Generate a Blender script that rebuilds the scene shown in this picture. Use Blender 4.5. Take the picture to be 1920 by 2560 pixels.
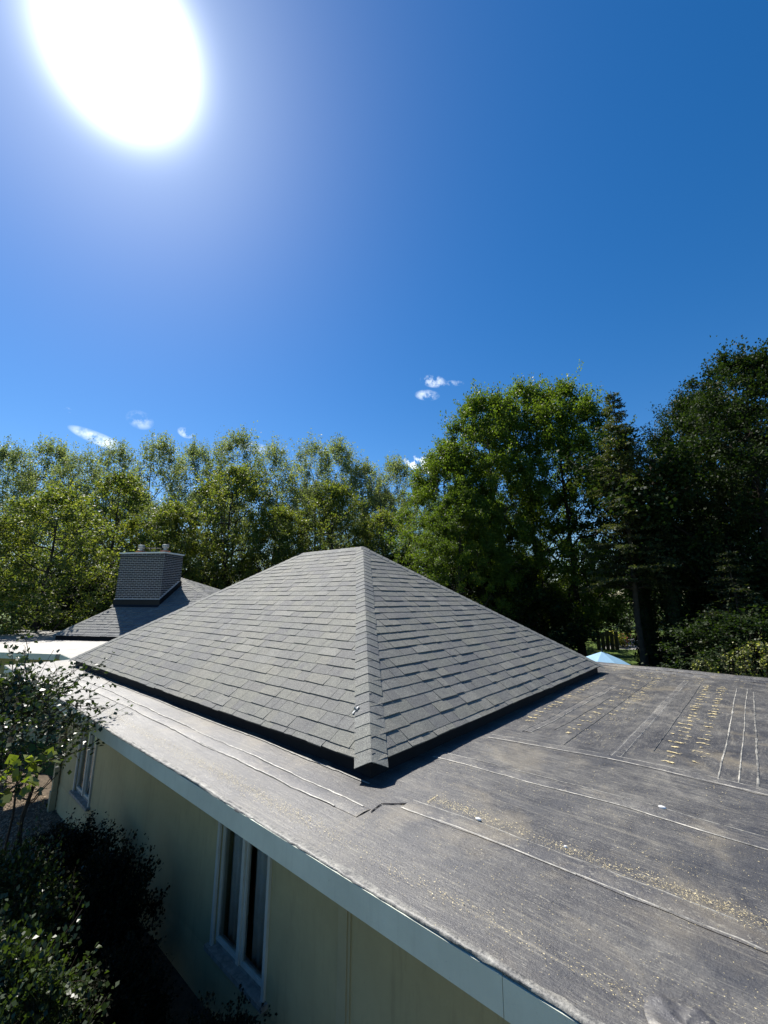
import bpy, math, random
import numpy as np
from mathutils import Matrix, Vector

for o in list(bpy.data.objects):
    bpy.data.objects.remove(o)
SC = bpy.context.scene
COL = SC.collection

# ------------------------------------------------------------------ camera
F_PX, PITCH, ROLL, HEAD = 1044.88, 0.20353, 0.0040, 0.71586     # for a 1920 px wide frame
ZC = 3.75                                                       # eye height above the ground
cF = np.array([math.cos(PITCH)*math.cos(HEAD), math.cos(PITCH)*math.sin(HEAD), math.sin(PITCH)])
cR = np.array([math.sin(HEAD), -math.cos(HEAD), 0.0])
cU = np.cross(cR, cF)
cR, cU = math.cos(ROLL)*cR+math.sin(ROLL)*cU, -math.sin(ROLL)*cR+math.cos(ROLL)*cU
cam = bpy.data.cameras.new('camera')
cam.sensor_fit = 'HORIZONTAL'; cam.sensor_width = 36.0; cam.lens = F_PX/1920*36
cam.clip_start = 0.05; cam.clip_end = 3000
cam_o = bpy.data.objects.new('camera', cam); COL.objects.link(cam_o)
m = Matrix.Identity(4)
for i in range(3):
    m[i][0], m[i][1], m[i][2] = cR[i], cU[i], -cF[i]
m[2][3] = ZC
cam_o.matrix_world = m
SC.camera = cam_o
SC.render.resolution_x, SC.render.resolution_y = 768, 1024

def ray(px, py):
    return F_PX*cF+(px-960)*cR-(py-1280)*cU
def az_pos(px, dist):                     # ground position in the direction of a column, at a distance
    d = ray(px, 1495); n = math.hypot(d[0], d[1])
    return d[0]/n*dist, d[1]/n*dist
def h_at(px, py, dist):                   # height of the pixel's ray at a horizontal distance
    d = ray(px, py); return ZC+d[2]/math.hypot(d[0], d[1])*dist
def pxp(px, py, dist): d = ray(px, py); n = math.hypot(d[0], d[1]); return np.array([d[0]/n*dist, d[1]/n*dist, ZC+d[2]/n*dist])
def unit(v):
    v = np.asarray(v, float); return v/np.linalg.norm(v)

# ------------------------------------------------------------------ sun, sky, exposure
SUN_EL, SUN_AZ = math.radians(52.5), math.radians(80.8)         # azimuth measured from +X to +Y
SUN = np.array([math.cos(SUN_EL)*math.cos(SUN_AZ), math.cos(SUN_EL)*math.sin(SUN_AZ), math.sin(SUN_EL)])
sl = bpy.data.lights.new('sun', 'SUN'); sl.energy = 4.6; sl.angle = math.radians(0.53); sl.color = (1.0, 0.95, 0.87)
so = bpy.data.objects.new('sun', sl); COL.objects.link(so)
so.rotation_euler = Vector(SUN).to_track_quat('Z', 'Y').to_euler(); so.location = (0, 0, 30)

W = bpy.data.worlds.new('World'); SC.world = W; W.use_nodes = True
nt = W.node_tree; nt.nodes.clear()
def N(nt, t, **k):
    n = nt.nodes.new(t)
    for a, b in k.items(): setattr(n, a, b)
    return n
def link(nt, a, b): nt.links.new(a, b)
def mth(nt, op, a, b=None, c=None, clamp=False):
    n = N(nt, 'ShaderNodeMath', operation=op); n.use_clamp = clamp
    for i, v in enumerate((a, b, c)):
        if v is None: continue
        if isinstance(v, (int, float)): n.inputs[i].default_value = v
        else: nt.links.new(v, n.inputs[i])
    return n.outputs[0]
def vdot(nt, a, vec):
    n = N(nt, 'ShaderNodeVectorMath', operation='DOT_PRODUCT'); nt.links.new(a, n.inputs[0]); n.inputs[1].default_value = tuple(vec)
    return n.outputs['Value']
def mixc(nt, fac, a, b, mode='MIX'):
    n = N(nt, 'ShaderNodeMix', data_type='RGBA', blend_type=mode); n.clamp_factor = True
    for s, v in ((n.inputs[0], fac), (n.inputs[6], a), (n.inputs[7], b)):
        if isinstance(v, (int, float)): s.default_value = v
        elif isinstance(v, tuple): s.default_value = v if len(v) == 4 else v+(1,)
        else: nt.links.new(v, s)
    return n.outputs[2]
sky = N(nt, 'ShaderNodeTexSky', sky_type='NISHITA'); sky.sun_disc = False
sky.sun_elevation = SUN_EL; sky.sun_rotation = math.pi/2-SUN_AZ
sky.altitude = 100; sky.air_density = 1.0; sky.dust_density = 0.25; sky.ozone_density = 3.0
hs = N(nt, 'ShaderNodeHueSaturation'); hs.inputs['Saturation'].default_value = 1.38; hs.inputs['Value'].default_value = 0.83
link(nt, mixc(nt, 1.0, sky.outputs[0], (1.02, .985, 1.0), 'MULTIPLY'), hs.inputs['Color'])
tc = N(nt, 'ShaderNodeTexCoord'); dirv = tc.outputs['Generated']
ct = vdot(nt, dirv, SUN)
th = mth(nt, 'ARCCOSINE', mth(nt, 'MINIMUM', ct, 0.999999))
# bright haze round the sun
g1 = mth(nt, 'MULTIPLY', mth(nt, 'EXPONENT', mth(nt, 'MULTIPLY', mth(nt, 'POWER', mth(nt, 'DIVIDE', th, 0.062), 2.0), -1.0)), 60.0)
g2 = mth(nt, 'MULTIPLY', mth(nt, 'EXPONENT', mth(nt, 'DIVIDE', th, -0.10)), 3.0)
def tinted(col, val):
    n = N(nt, 'ShaderNodeVectorMath', operation='SCALE'); n.inputs[0].default_value = col; link(nt, val, n.inputs['Scale']); return n.outputs[0]
gcol = N(nt, 'ShaderNodeVectorMath', operation='ADD'); link(nt, tinted((1.0, 1.0, 1.0), g1), gcol.inputs[0]); link(nt, tinted((.42, .88, 1.0), g2), gcol.inputs[1])
skc = N(nt, 'ShaderNodeVectorMath', operation='ADD'); link(nt, hs.outputs[0], skc.inputs[0]); link(nt, gcol.outputs[0], skc.inputs[1])
# a few small fair-weather clouds low in the sky
ntex = N(nt, 'ShaderNodeTexNoise'); ntex.inputs['Scale'].default_value = 30; ntex.inputs['Detail'].default_value = 7; ntex.inputs['Roughness'].default_value = .62
link(nt, dirv, ntex.inputs['Vector'])
cl = None
for (px, py, w, h, tilt, amp) in [(248, 1098, 62, 15, .25, .7), (464, 1082, 20, 13, .3, .9), (1058, 1162, 56, 22, .3, 3.0), (1083, 953, 36, 17, .2, .8),
                            (1135, 958, 28, 8, .1, .5), (1068, 988, 34, 15, .1, .65), (350, 1050, 30, 22, .2, .35), (178, 1027, 14, 6, .2, .5), (640, 1120, 60, 14, .1, .4)]:
    d = unit(ray(px, py)); r = unit(np.cross(d, (0, 0, 1))); u = np.cross(r, d)
    r, u = r*math.cos(tilt)-u*math.sin(tilt), u*math.cos(tilt)+r*math.sin(tilt)
    k = F_PX/np.linalg.norm(ray(px, py))*F_PX
    a = mth(nt, 'POWER', mth(nt, 'DIVIDE', vdot(nt, dirv, r), w/1150.0), 2.0)
    b = mth(nt, 'POWER', mth(nt, 'DIVIDE', vdot(nt, dirv, u), h/1150.0), 2.0)
    s = mth(nt, 'SUBTRACT', 1.0, mth(nt, 'ADD', a, b), clamp=True)
    front = mth(nt, 'GREATER_THAN', vdot(nt, dirv, d), 0.9)
    s = mth(nt, 'MULTIPLY', mth(nt, 'MULTIPLY', s, front), amp)
    cl = s if cl is None else mth(nt, 'ADD', cl, s)
nz = mth(nt, 'MULTIPLY', mth(nt, 'SUBTRACT', ntex.outputs[0], 0.40, clamp=True), 4.6, clamp=True)
cm = mth(nt, 'MULTIPLY', mth(nt, 'MULTIPLY', cl, nz), 1.5, clamp=True)
fin = mixc(nt, cm, skc.outputs[0], (8.2, 9.0, 9.6))
bg = N(nt, 'ShaderNodeBackground'); bg.inputs['Strength'].default_value = 0.09
link(nt, fin, bg.inputs['Color'])
wo = N(nt, 'ShaderNodeOutputWorld'); link(nt, bg.outputs[0], wo.inputs['Surface'])
SC.view_settings.view_transform = 'Standard'; SC.view_settings.look = 'None'
SC.view_settings.exposure = 0.85; SC.view_settings.gamma = 1.0

# ------------------------------------------------------------------ mesh helpers
def mesh_np(name, V, Q, mat=None, smooth=False):
    """V (n,3) floats, Q (m,k) ints, k = 3 or 4"""
    me = bpy.data.meshes.new(name)
    V = np.asarray(V, np.float32); Q = np.asarray(Q, np.int32); k = Q.shape[1]
    me.vertices.add(len(V)); me.vertices.foreach_set('co', V.ravel())
    me.loops.add(Q.size); me.loops.foreach_set('vertex_index', Q.ravel())
    me.polygons.add(len(Q)); me.polygons.foreach_set('loop_start', np.arange(0, Q.size, k, dtype=np.int32))
    if smooth: me.polygons.foreach_set('use_smooth', np.ones(len(Q), bool))
    me.update(calc_edges=True)
    if mat: me.materials.append(mat)
    return me
def mesh_py(name, V, Fc, mat=None, smooth=False):
    me = bpy.data.meshes.new(name); me.from_pydata([tuple(map(float, v)) for v in V], [], Fc); me.update()
    if smooth:
        for p in me.polygons: p.use_smooth = True
    if mat: me.materials.append(mat)
    return me
class MB:
    def __init__(s): s.v = []; s.f = []
    def add(s, V, Fc):
        n = len(s.v); s.v += [tuple(map(float, v)) for v in V]; s.f += [[i+n for i in f] for f in Fc]; return s
    def prism(s, poly, z0, z1):               # polygon in xy, extruded
        n = len(poly); a = sum(poly[i][0]*poly[(i+1) % n][1]-poly[(i+1) % n][0]*poly[i][1] for i in range(n))
        if a < 0: poly = poly[::-1]
        V = [(x, y, z0) for x, y in poly]+[(x, y, z1) for x, y in poly]
        return s.add(V, [list(range(n))[::-1], list(range(n, 2*n))]+[[i, (i+1) % n, n+(i+1) % n, n+i] for i in range(n)])
    def box(s, a, b):
        return s.prism([(a[0], a[1]), (b[0], a[1]), (b[0], b[1]), (a[0], b[1])], a[2], b[2])
    def bar(s, p, q, w, d, up=(0, 0, 1)):      # box from p to q, w across, d along up
        p = np.array(p, float); q = np.array(q, float); t = unit(q-p); r = unit(np.cross(t, up)); u = np.cross(r, t)
        V = [c+r*sx*w/2+u*sy*d/2 for c in (p, q) for sx, sy in ((-1, -1), (1, -1), (1, 1), (-1, 1))]
        return s.add(V, [[3, 2, 1, 0], [4, 5, 6, 7], [0, 1, 5, 4], [1, 2, 6, 5], [2, 3, 7, 6], [3, 0, 4, 7]])
    def lathe(s, c, prof, n=20):               # prof: (radius, z)
        V = []; Fc = []
        for r, z in prof:
            for i in range(n):
                t = 2*math.pi*i/n; V.append((c[0]+r*math.cos(t), c[1]+r*math.sin(t), c[2]+z))
        for j in range(len(prof)-1):
            for i in range(n):
                k = (i+1) % n; Fc.append([j*n+i, j*n+k, (j+1)*n+k, (j+1)*n+i])
        return s.add(V, Fc)
    def tube(s, pts, rad, n=8):
        V, Q = tube_np(np.array(pts, float), np.full(len(pts), rad) if np.isscalar(rad) else np.array(rad), n)
        return s.add(V, Q.tolist())
    def mesh(s, name, mat, smooth=False): return mesh_py(name, s.v, s.f, mat, smooth)
def tube_np(P, R, n):
    T = np.gradient(P, axis=0); T /= np.linalg.norm(T, axis=1)[:, None]+1e-9
    ref = np.where(np.abs(T[:, 2:3]) > .9, np.array([[1., 0, 0]]), np.array([[0, 0, 1.]]))
    A = np.cross(T, ref); A /= np.linalg.norm(A, axis=1)[:, None]+1e-9; B = np.cross(T, A)
    t = np.linspace(0, 2*math.pi, n, endpoint=False)
    V = P[:, None]+R[:, None, None]*(np.cos(t)[None, :, None]*A[:, None]+np.sin(t)[None, :, None]*B[:, None])
    m_ = len(P); i = np.arange(n); k = (i+1) % n
    Q = np.concatenate([np.stack([j*n+i, j*n+k, (j+1)*n+k, (j+1)*n+i], 1) for j in range(m_-1)])
    return V.reshape(-1, 3), Q

def put(name, me, parent=None, loc=(0, 0, 0), rz=0, **props):
    o = bpy.data.objects.new(name, me); COL.objects.link(o)
    o.location = loc; o.rotation_euler = (0, 0, rz)
    if parent is not None: o.parent = parent
    for k, v in props.items(): o[k] = v
    return o
def empty(name, loc, label, cat, group=None, rz=0):
    o = put(name, None, None, loc, rz, label=label, category=cat)
    if group: o['group'] = group
    return o

# ------------------------------------------------------------------ materials
def new_mat(name):
    mt = bpy.data.materials.new(name); mt.use_nodes = True; t = mt.node_tree
    return mt, t, t.nodes['Principled BSDF'], t.nodes['Material Output']
def ramp(t, src, stops):
    r = N(t, 'ShaderNodeValToRGB'); e = r.color_ramp.elements
    while len(e) < len(stops): e.new(.5)
    for el, (p, c) in zip(e, stops): el.position = p; el.color = tuple(c)+(1,) if len(c) == 3 else c
    link(t, src, r.inputs[0]); return r.outputs[0]
def noise(t, scale, detail=4, rough=.55, vec=None, dist=0):
    n = N(t, 'ShaderNodeTexNoise'); n.inputs['Scale'].default_value = scale; n.inputs['Detail'].default_value = detail
    n.inputs['Roughness'].default_value = rough; n.inputs['Distortion'].default_value = dist
    if vec is not None: link(t, vec, n.inputs['Vector'])
    return n.outputs[0]
def coords(t, kind='Object', scale=(1, 1, 1)):
    c = N(t, 'ShaderNodeTexCoord'); mp = N(t, 'ShaderNodeMapping'); mp.inputs['Scale'].default_value = scale
    link(t, c.outputs[kind], mp.inputs['Vector']); return mp.outputs[0]
def gpos(t, scale=(1, 1, 1)):
    g = N(t, 'ShaderNodeNewGeometry'); mp = N(t, 'ShaderNodeMapping'); mp.inputs['Scale'].default_value = scale
    link(t, g.outputs['Position'], mp.inputs['Vector']); return mp.outputs[0]
def bump(t, b, h, strength=.3, dist=.01):
    n = N(t, 'ShaderNodeBump'); n.inputs['Strength'].default_value = strength; n.inputs['Distance'].default_value = dist
    link(t, h, n.inputs['Height']); link(t, n.outputs[0], b.inputs['Normal'])
def rnd(t):
    g = N(t, 'ShaderNodeNewGeometry'); oi = N(t, 'ShaderNodeObjectInfo')
    return mth(t, 'FRACT', mth(t, 'ADD', g.outputs['Random Per Island'], oi.outputs['Random']))
def simple(name, col, rough=.6, spec=.5, metal=0, nscale=8, amt=.25, bmp=0.0):
    mt, t, b, o = new_mat(name)
    n = noise(t, nscale, 5, .6, gpos(t))
    c = ramp(t, n, [(.25, tuple(x*(1-amt) for x in col)), (.75, tuple(min(1, x*(1+amt)) for x in col))])
    link(t, c, b.inputs['Base Color']); b.inputs['Roughness'].default_value = rough
    b.inputs['Specular IOR Level'].default_value = spec; b.inputs['Metallic'].default_value = metal
    if bmp: bump(t, b, noise(t, nscale*6, 4, .6, gpos(t)), bmp, .004)
    return mt
M = {}
def mat_shingle(name, tint):
    mt, t, b, o = new_mat(name)
    r = rnd(t); g = gpos(t); T = lambda a, b_, c_: (a*tint[0], b_*tint[1], c_*tint[2])
    base = ramp(t, r, [(0, T(.112, .113, .120)), (.3, T(.128, .130, .132)), (.6, T(.134, .137, .131)), (.85, T(.143, .142, .137)), (1, T(.158, .160, .160))])
    big = noise(t, 1.1, 5, .6, g); c = mixc(t, 1.0, base, ramp(t, big, [(.3, (.86, .88, .92)), (.7, (1.12, 1.11, 1.05))]), 'MULTIPLY')
    mott = noise(t, 14, 5, .7, g); c = mixc(t, 1.0, c, ramp(t, mott, [(.3, (.84, .84, .86)), (.7, (1.16, 1.16, 1.13))]), 'MULTIPLY')
    gran = noise(t, 95, 4, .85, g); c = mixc(t, 1.0, c, ramp(t, gran, [(.33, (.50, .50, .52)), (.5, (1.0, 1.0, 1.0)), (.66, (1.75, 1.75, 1.72))]), 'MULTIPLY')
    spk = noise(t, 62, 2, .6, g); c = mixc(t, ramp(t, spk, [(.70, (0, 0, 0)), (.75, (.55, .55, .55))]), c, (.48, .48, .47))
    link(t, c, b.inputs['Base Color']); b.inputs['Roughness'].default_value = .8; b.inputs['Specular IOR Level'].default_value = .4
    bump(t, b, gran, .6, .005)
    return mt
M['shingle'] = mat_shingle('shingle', (1.16, 1.13, 1.03)); M['cap'] = mat_shingle('cap_shingle', (1.18, 1.17, 1.09))
M['shingle_rear'] = mat_shingle('shingle_rear', (.95, .96, .96))

def mat_membrane(name, light, stretch, glint=1.0, dusty=.34):
    mt, t, b, o = new_mat(name)
    g = gpos(t); gs = gpos(t, stretch); sx = tuple(2.2*x for x in stretch)
    big = noise(t, .5, 5, .6, g); mid = noise(t, 4.5, 8, .72, g, .6); stre = noise(t, 7, 8, .75, gs); fine = noise(t, 75, 4, .75, g)
    v = mth(t, 'ADD', mth(t, 'MULTIPLY', big, .26), mth(t, 'ADD', mth(t, 'MULTIPLY', mid, .30), mth(t, 'ADD', mth(t, 'MULTIPLY', stre, .26), mth(t, 'MULTIPLY', fine, .18))))
    k = light
    c = ramp(t, v, [(.40, (.014*k, .014*k, .018*k)), (.46, (.034*k, .032*k, .034*k)), (.52, (.066*k, .062*k, .057*k)), (.59, (.16*k, .148*k, .125*k))])
    scuff = noise(t, 34, 6, .82, gs); c = mixc(t, ramp(t, scuff, [(.55, (0, 0, 0)), (.66, (.75, .75, .75))]), c, (.28*k**.5, .262*k**.5, .21*k**.5))
    dust = noise(t, 1.3, 6, .65, g, .5); c = mixc(t, ramp(t, dust, [(.54, (0, 0, 0)), (.66, (dusty, dusty, dusty))]), c, (.24*k**.5, .20*k**.5, .13*k**.5))
    sp = noise(t, 150, 2, .6, gs); c = mixc(t, ramp(t, sp, [(.66, (0, 0, 0)), (.71, (.7*glint, .7*glint, .7*glint))]), c, (.50, .46, .36))  # pale specks paint the sun glints of the membrane into its colour
    blot = noise(t, 2.1, 3, .5, g); c = mixc(t, ramp(t, blot, [(.34, (.65, .65, .65)), (.44, (0, 0, 0))]), c, (.022*k, .023*k, .028*k))
    drag = noise(t, 9, 7, .7, gpos(t, tuple(x*.6 if x < .6 else x*1.6 for x in stretch))); c = mixc(t, ramp(t, drag, [(.56, (0, 0, 0)), (.68, (.42, .42, .42))]), c, (.25*k**.5, .225*k**.5, .17*k**.5))
    link(t, c, b.inputs['Base Color'])
    link(t, ramp(t, mid, [(.3, (.46, .46, .46)), (.7, (.68, .68, .68))]), b.inputs['Roughness'])
    b.inputs['Specular IOR Level'].default_value = 1.0
    b.inputs['Coat Weight'].default_value = .35; b.inputs['Coat Roughness'].default_value = .48
    bump(t, b, mth(t, 'ADD', mth(t, 'MULTIPLY', stre, .7), mth(t, 'ADD', mth(t, 'MULTIPLY', fine, .5), mth(t, 'MULTIPLY', mid, .8))), .55, .012)
    return mt
M['membrane'] = mat_membrane('membrane', .88, (2.6, .16, 1))
M['membrane_x'] = mat_membrane('membrane_strips', .80, (.5, 1.4, 1), .6, .6)
M['membrane_pale'] = mat_membrane('membrane_pale', 2.1, (.6, .6, 1), .3)
M['seam'] = mat_membrane('seam_tape', 1.15, (1, .4, 1))
def mat_bead(name, lo, hi, sc, kk=1.0):
    mt, t, b, o = new_mat(name); g = gpos(t)
    v = mth(t, 'ADD', mth(t, 'MULTIPLY', noise(t, sc, 5, .75, g), .6), mth(t, 'MULTIPLY', noise(t, sc*7, 3, .7, g), .4))
    link(t, ramp(t, v, [(lo, (.05*kk, .05*kk, .05*kk)), (hi, (.24*kk, .23*kk, .20*kk)), (hi+.12, (.42*kk, .39*kk, .33*kk))]), b.inputs['Base Color']); b.inputs['Roughness'].default_value = .55
    bump(t, b, v, .5, .006); return mt
M['seam_line'] = mat_bead('seam_caulk', .36, .52, 4.0, 1.5); M['seam_faint'] = mat_bead('seam_caulk_faint', .42, .60, 5.0, 1.3)
M['fleck'] = simple('adhesive_fleck', (.66, .55, .30), .5, .5, 0, 30, .35)
M['edge'] = mat_bead('edge_coating', .40, .62, 14.0, 1.35)
M['curb'] = simple('curb_flashing', (.010, .010, .012), .75, .2, 0, 6, .3, .2)
def mat_paint(name, col, dirt, amt):
    mt, t, b, o = new_mat(name); g = gpos(t)
    v = noise(t, 1.6, 6, .65, g); run = noise(t, 5, 6, .7, gpos(t, (1, 3.0, .35))); sp_ = noise(t, 38, 4, .7, g)
    c = ramp(t, v, [(.3, tuple(x*.86 for x in col)), (.7, tuple(x*1.1 for x in col))])
    c = mixc(t, ramp(t, run, [(.52, (0, 0, 0)), (.75, (amt, amt, amt))]), c, dirt)
    c = mixc(t, ramp(t, sp_, [(.66, (0, 0, 0)), (.74, (amt, amt, amt))]), c, tuple(x*.6 for x in dirt))
    link(t, c, b.inputs['Base Color']); b.inputs['Roughness'].default_value = .65; b.inputs['Specular IOR Level'].default_value = .35
    bump(t, b, mth(t, 'ADD', sp_, noise(t, 160, 3, .6, g)), .22, .004); return mt
M['fascia'] = mat_paint('fascia_paint', (.60, .63, .53), (.40, .41, .34), .30)
M['wall'] = mat_paint('cream_paint', (.40, .345, .19), (.20, .165, .09), .4)
M['trim'] = simple('trim_paint', (.38, .335, .20), .5, .4, 0, 5, .08)
M['wframe'] = simple('window_paint', (.48, .48, .42), .45, .5, 0, 8, .12)
M['sill'] = simple('sill_wood', (.26, .24, .21), .7, .3, 0, 18, .5, .4)
M['soffit'] = simple('soffit_paint', (.42, .42, .36), .7, .3, 0, 3, .08)
M['dark'] = simple('dark_room', (.03, .03, .035), .9, .2)
M['curtain'] = simple('curtain_cloth', (.80, .82, .82), .9, .2, 0, 5, .12)
M['brick'] = None
M['mortar'] = simple('mortar', (.48, .46, .47), .9, .2, 0, 20, .2, .5)
M['flash'] = simple('lead_flashing', (.008, .008, .009), .6, .3, 0, 5, .3)
M['cap_stone'] = simple('chimney_crown', (.85, .83, .78), .8, .3, 0, 8, .08, .3)
M['galv'] = simple('galvanised', (.30, .31, .31), .5, .5, .8, 8, .15)
M['flue'] = simple('flue_clay', (.22, .09, .05), .8, .3, 0, 10, .3)
M['wood'] = simple('weathered_wood', (.30, .25, .17), .8, .3, 0, 12, .3, .4)
M['canopy'] = simple('canopy_cloth', (.24, .40, .52), .6, .3, 0, 3, .06)
M['metal_dark'] = simple('dark_metal', (.02, .028, .022), .5, .5)
M['white'] = simple('white_paint', (.75, .75, .73), .5, .5, 0, 5, .05)
M['flower_r'] = simple('red_petal', (.35, .05, .07), .6, .3); M['flower_y'] = simple('yellow_petal', (.5, .42, .05), .6, .3)
def mat_brick():
    mt, t, b, o = new_mat('dark_brick'); r = rnd(t)
    c = ramp(t, r, [(0, (.014, .012, .018)), (.6, (.024, .020, .027)), (1, (.045, .033, .034))])
    c = mixc(t, 1.0, c, ramp(t, noise(t, 40, 4, .7, gpos(t)), [(.3, (.7, .7, .7)), (.7, (1.3, 1.3, 1.3))]), 'MULTIPLY')
    link(t, c, b.inputs['Base Color']); b.inputs['Roughness'].default_value = .7; return mt
M['brick'] = mat_brick()
def mat_glass():
    mt, t, b, o = new_mat('window_glass'); t.nodes.remove(b)
    tr = N(t, 'ShaderNodeBsdfTransparent'); tr.inputs[0].default_value = (.8, .85, .85, 1)
    gl = N(t, 'ShaderNodeBsdfGlossy'); gl.inputs['Roughness'].default_value = .015; gl.inputs[0].default_value = (1, 1, 1, 1)
    fr = N(t, 'ShaderNodeFresnel'); fr.inputs[0].default_value = 2.1
    mx = N(t, 'ShaderNodeMixShader'); link(t, fr.outputs[0], mx.inputs[0]); link(t, tr.outputs[0], mx.inputs[1]); link(t, gl.outputs[0], mx.inputs[2])
    link(t, mx.outputs[0], o.inputs[0]); return mt
M['glass'] = mat_glass()
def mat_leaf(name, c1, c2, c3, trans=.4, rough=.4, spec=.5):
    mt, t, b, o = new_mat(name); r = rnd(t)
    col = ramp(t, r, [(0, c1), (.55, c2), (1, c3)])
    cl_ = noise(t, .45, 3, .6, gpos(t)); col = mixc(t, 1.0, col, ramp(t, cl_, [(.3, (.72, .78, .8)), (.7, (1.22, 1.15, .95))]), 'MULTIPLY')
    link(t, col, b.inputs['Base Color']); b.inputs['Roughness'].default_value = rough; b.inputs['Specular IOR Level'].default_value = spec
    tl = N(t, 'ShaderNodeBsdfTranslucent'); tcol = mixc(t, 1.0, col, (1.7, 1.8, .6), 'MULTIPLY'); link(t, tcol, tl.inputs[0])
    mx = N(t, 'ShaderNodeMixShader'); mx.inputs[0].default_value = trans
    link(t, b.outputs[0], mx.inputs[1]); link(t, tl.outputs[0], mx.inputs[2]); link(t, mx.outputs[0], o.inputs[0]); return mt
M['leaf_airy'] = mat_leaf('leaf_airy', (.115, .145, .095), (.16, .195, .13), (.23, .255, .18), .52, .5, .3)
M['leaf_gold'] = mat_leaf('leaf_gold', (.07, .10, .034), (.115, .145, .046), (.20, .205, .065), .52, .5, .25)
M['leaf_maple'] = mat_leaf('leaf_maple', (.05, .085, .016), (.085, .13, .022), (.14, .185, .034), .48, .5, .25)
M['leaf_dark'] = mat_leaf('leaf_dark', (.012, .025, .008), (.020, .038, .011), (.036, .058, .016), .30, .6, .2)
M['leaf_shrub'] = mat_leaf('leaf_shrub', (.022, .038, .013), (.034, .056, .018), (.055, .085, .025), .3, .38, .55)
M['leaf_shaded'] = mat_leaf('leaf_shaded', (.005, .008, .004), (.008, .012, .005), (.012, .016, .007), .12, .6, .15)  # dark leaves, with the shade under the roof edge put into the colour
M['leaf_pale'] = mat_leaf('leaf_pale', (.025, .04, .014), (.045, .065, .02), (.42, .42, .22), .35, .5, .25)
M['leaf_vine'] = mat_leaf('leaf_vine', (.08, .11, .02), (.13, .16, .03), (.17, .2, .05), .5, .35)
M['needle'] = mat_leaf('needle', (.020, .032, .014), (.032, .046, .018), (.06, .07, .025), .25, .5)
M['needle_blue'] = mat_leaf('needle_blue', (.045, .065, .04), (.07, .085, .045), (.11, .11, .05), .35, .5, .25)
M['bark'] = simple('bark', (.045, .036, .028), .9, .2, 0, 9, .5, .8)
M['bark_pale'] = simple('bark_pale', (.14, .125, .105), .9, .2, 0, 9, .4, .8)
def mat_ground():
    mt, t, b, o = new_mat('lawn_grass'); g = gpos(t)
    v = mth(t, 'ADD', mth(t, 'MULTIPLY', noise(t, .35, 6, .65, g), .55), mth(t, 'MULTIPLY', noise(t, 30, 3, .7, g), .45))
    link(t, ramp(t, v, [(.3, (.05, .085, .016)), (.5, (.09, .14, .024)), (.7, (.14, .17, .04))]), b.inputs['Base Color'])
    b.inputs['Roughness'].default_value = .85; b.inputs['Specular IOR Level'].default_value = .2; bump(t, b, noise(t, 60, 4, .7, g), .8, .04); return mt
M['lawn'] = mat_ground()
M['mulch'] = simple('mulch', (.10, .078, .055), .95, .15, 0, 14, .55, .9)
M['chip'] = simple('wood_chip', (.26, .20, .135), .9, .2, 0, 9, .5)
M['asphalt'] = simple('drive_asphalt', (.27, .26, .25), .9, .2, 0, 5, .15, .3)

# ------------------------------------------------------------------ setting
put('ground', mesh_py('ground', [(-500, -500, 0), (500, -500, 0), (500, 500, 0), (-500, 500, 0)], [[0, 1, 2, 3]], M['lawn']), kind='structure')
put('mulch_bed', MB().prism([(-6, -4), (2.9, -4), (2.9, 11.5), (2.4, 13.0), (-2, 14), (-6, 12)], -.05, .02).mesh('mulch_bed', M['mulch']), kind='structure')
d0 = np.array(az_pos(1640, 35)); 
put('driveway', MB().prism([(36.5, 9.6), (38.2, 6.0), (35.5, 3.2), (33.5, -6), (39, -14), (48, -3), (52, 9), (44, 10.2)], -.05, .006).mesh('driveway', M['asphalt']), kind='structure')
rng = np.random.default_rng(5)
nchip = 14000
c = np.stack([rng.uniform(-.6, 2.5, nchip), rng.uniform(7, 13, nchip), rng.uniform(.022, .05, nchip)], 1)
an = rng.uniform(0, math.pi, nchip); ln = rng.uniform(.008, .035, nchip); wd = rng.uniform(.003, .008, nchip)
dx = np.stack([np.cos(an)*ln, np.sin(an)*ln, rng.uniform(-.012, .012, nchip)], 1); dy = np.stack([-np.sin(an)*wd, np.cos(an)*wd, np.zeros(nchip)], 1)
V = np.stack([c-dx-dy, c+dx-dy, c+dx+dy, c-dx+dy], 1).reshape(-1, 3)
put('mulch_chips', mesh_np('mulch_chips', V, np.arange(nchip*4).reshape(-1, 4), M['chip']), kind='stuff', label='loose pale wood chips and dry litter over the planting bed', category='mulch')

# ------------------------------------------------------------------ the house
ZF, ZE = ZC-1.423, ZC-1.283                 # flat roof, hip-roof eave
HX, HY, HW, HL, HR = 2.7114, 2.4803, 6.735, 8.663, 2.2956
XE = 1.79                                   # roof edge
house = empty('house', (6, 3, 0), 'low cream house with flat grey membrane roof, shingled hip roofs and a brick chimney', 'house')
PINV = Matrix.Translation((-6, -3, 0))
def part(name, me, **props):
    o = put(name, me, house, **props); o.matrix_parent_inverse = PINV; return o
def und(x, y):
    return .004*np.sin(1.7*x+.6*y)+.003*np.sin(2.3*y-.8*x+1)+.003*np.sin(5.1*y+3*np.sin(1.2*x))+.002*np.sin(7*x+2*y)
def sheet(x0, x1, y0, y1, dz, step, mat, name):
    nx = max(2, int((x1-x0)/step)+1); ny = max(2, int((y1-y0)/step)+1)
    X, Y = np.meshgrid(np.linspace(x0, x1, nx), np.linspace(y0, y1, ny), indexing='ij')
    V = np.stack([X, Y, ZF+dz+und(X, Y)], -1).reshape(-1, 3)
    i, j = np.meshgrid(np.arange(nx-1), np.arange(ny-1), indexing='ij'); a = (i*ny+j).ravel()
    return mesh_np(name, V, np.stack([a, a+ny, a+ny+1, a+1], 1), mat, True)
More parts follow.
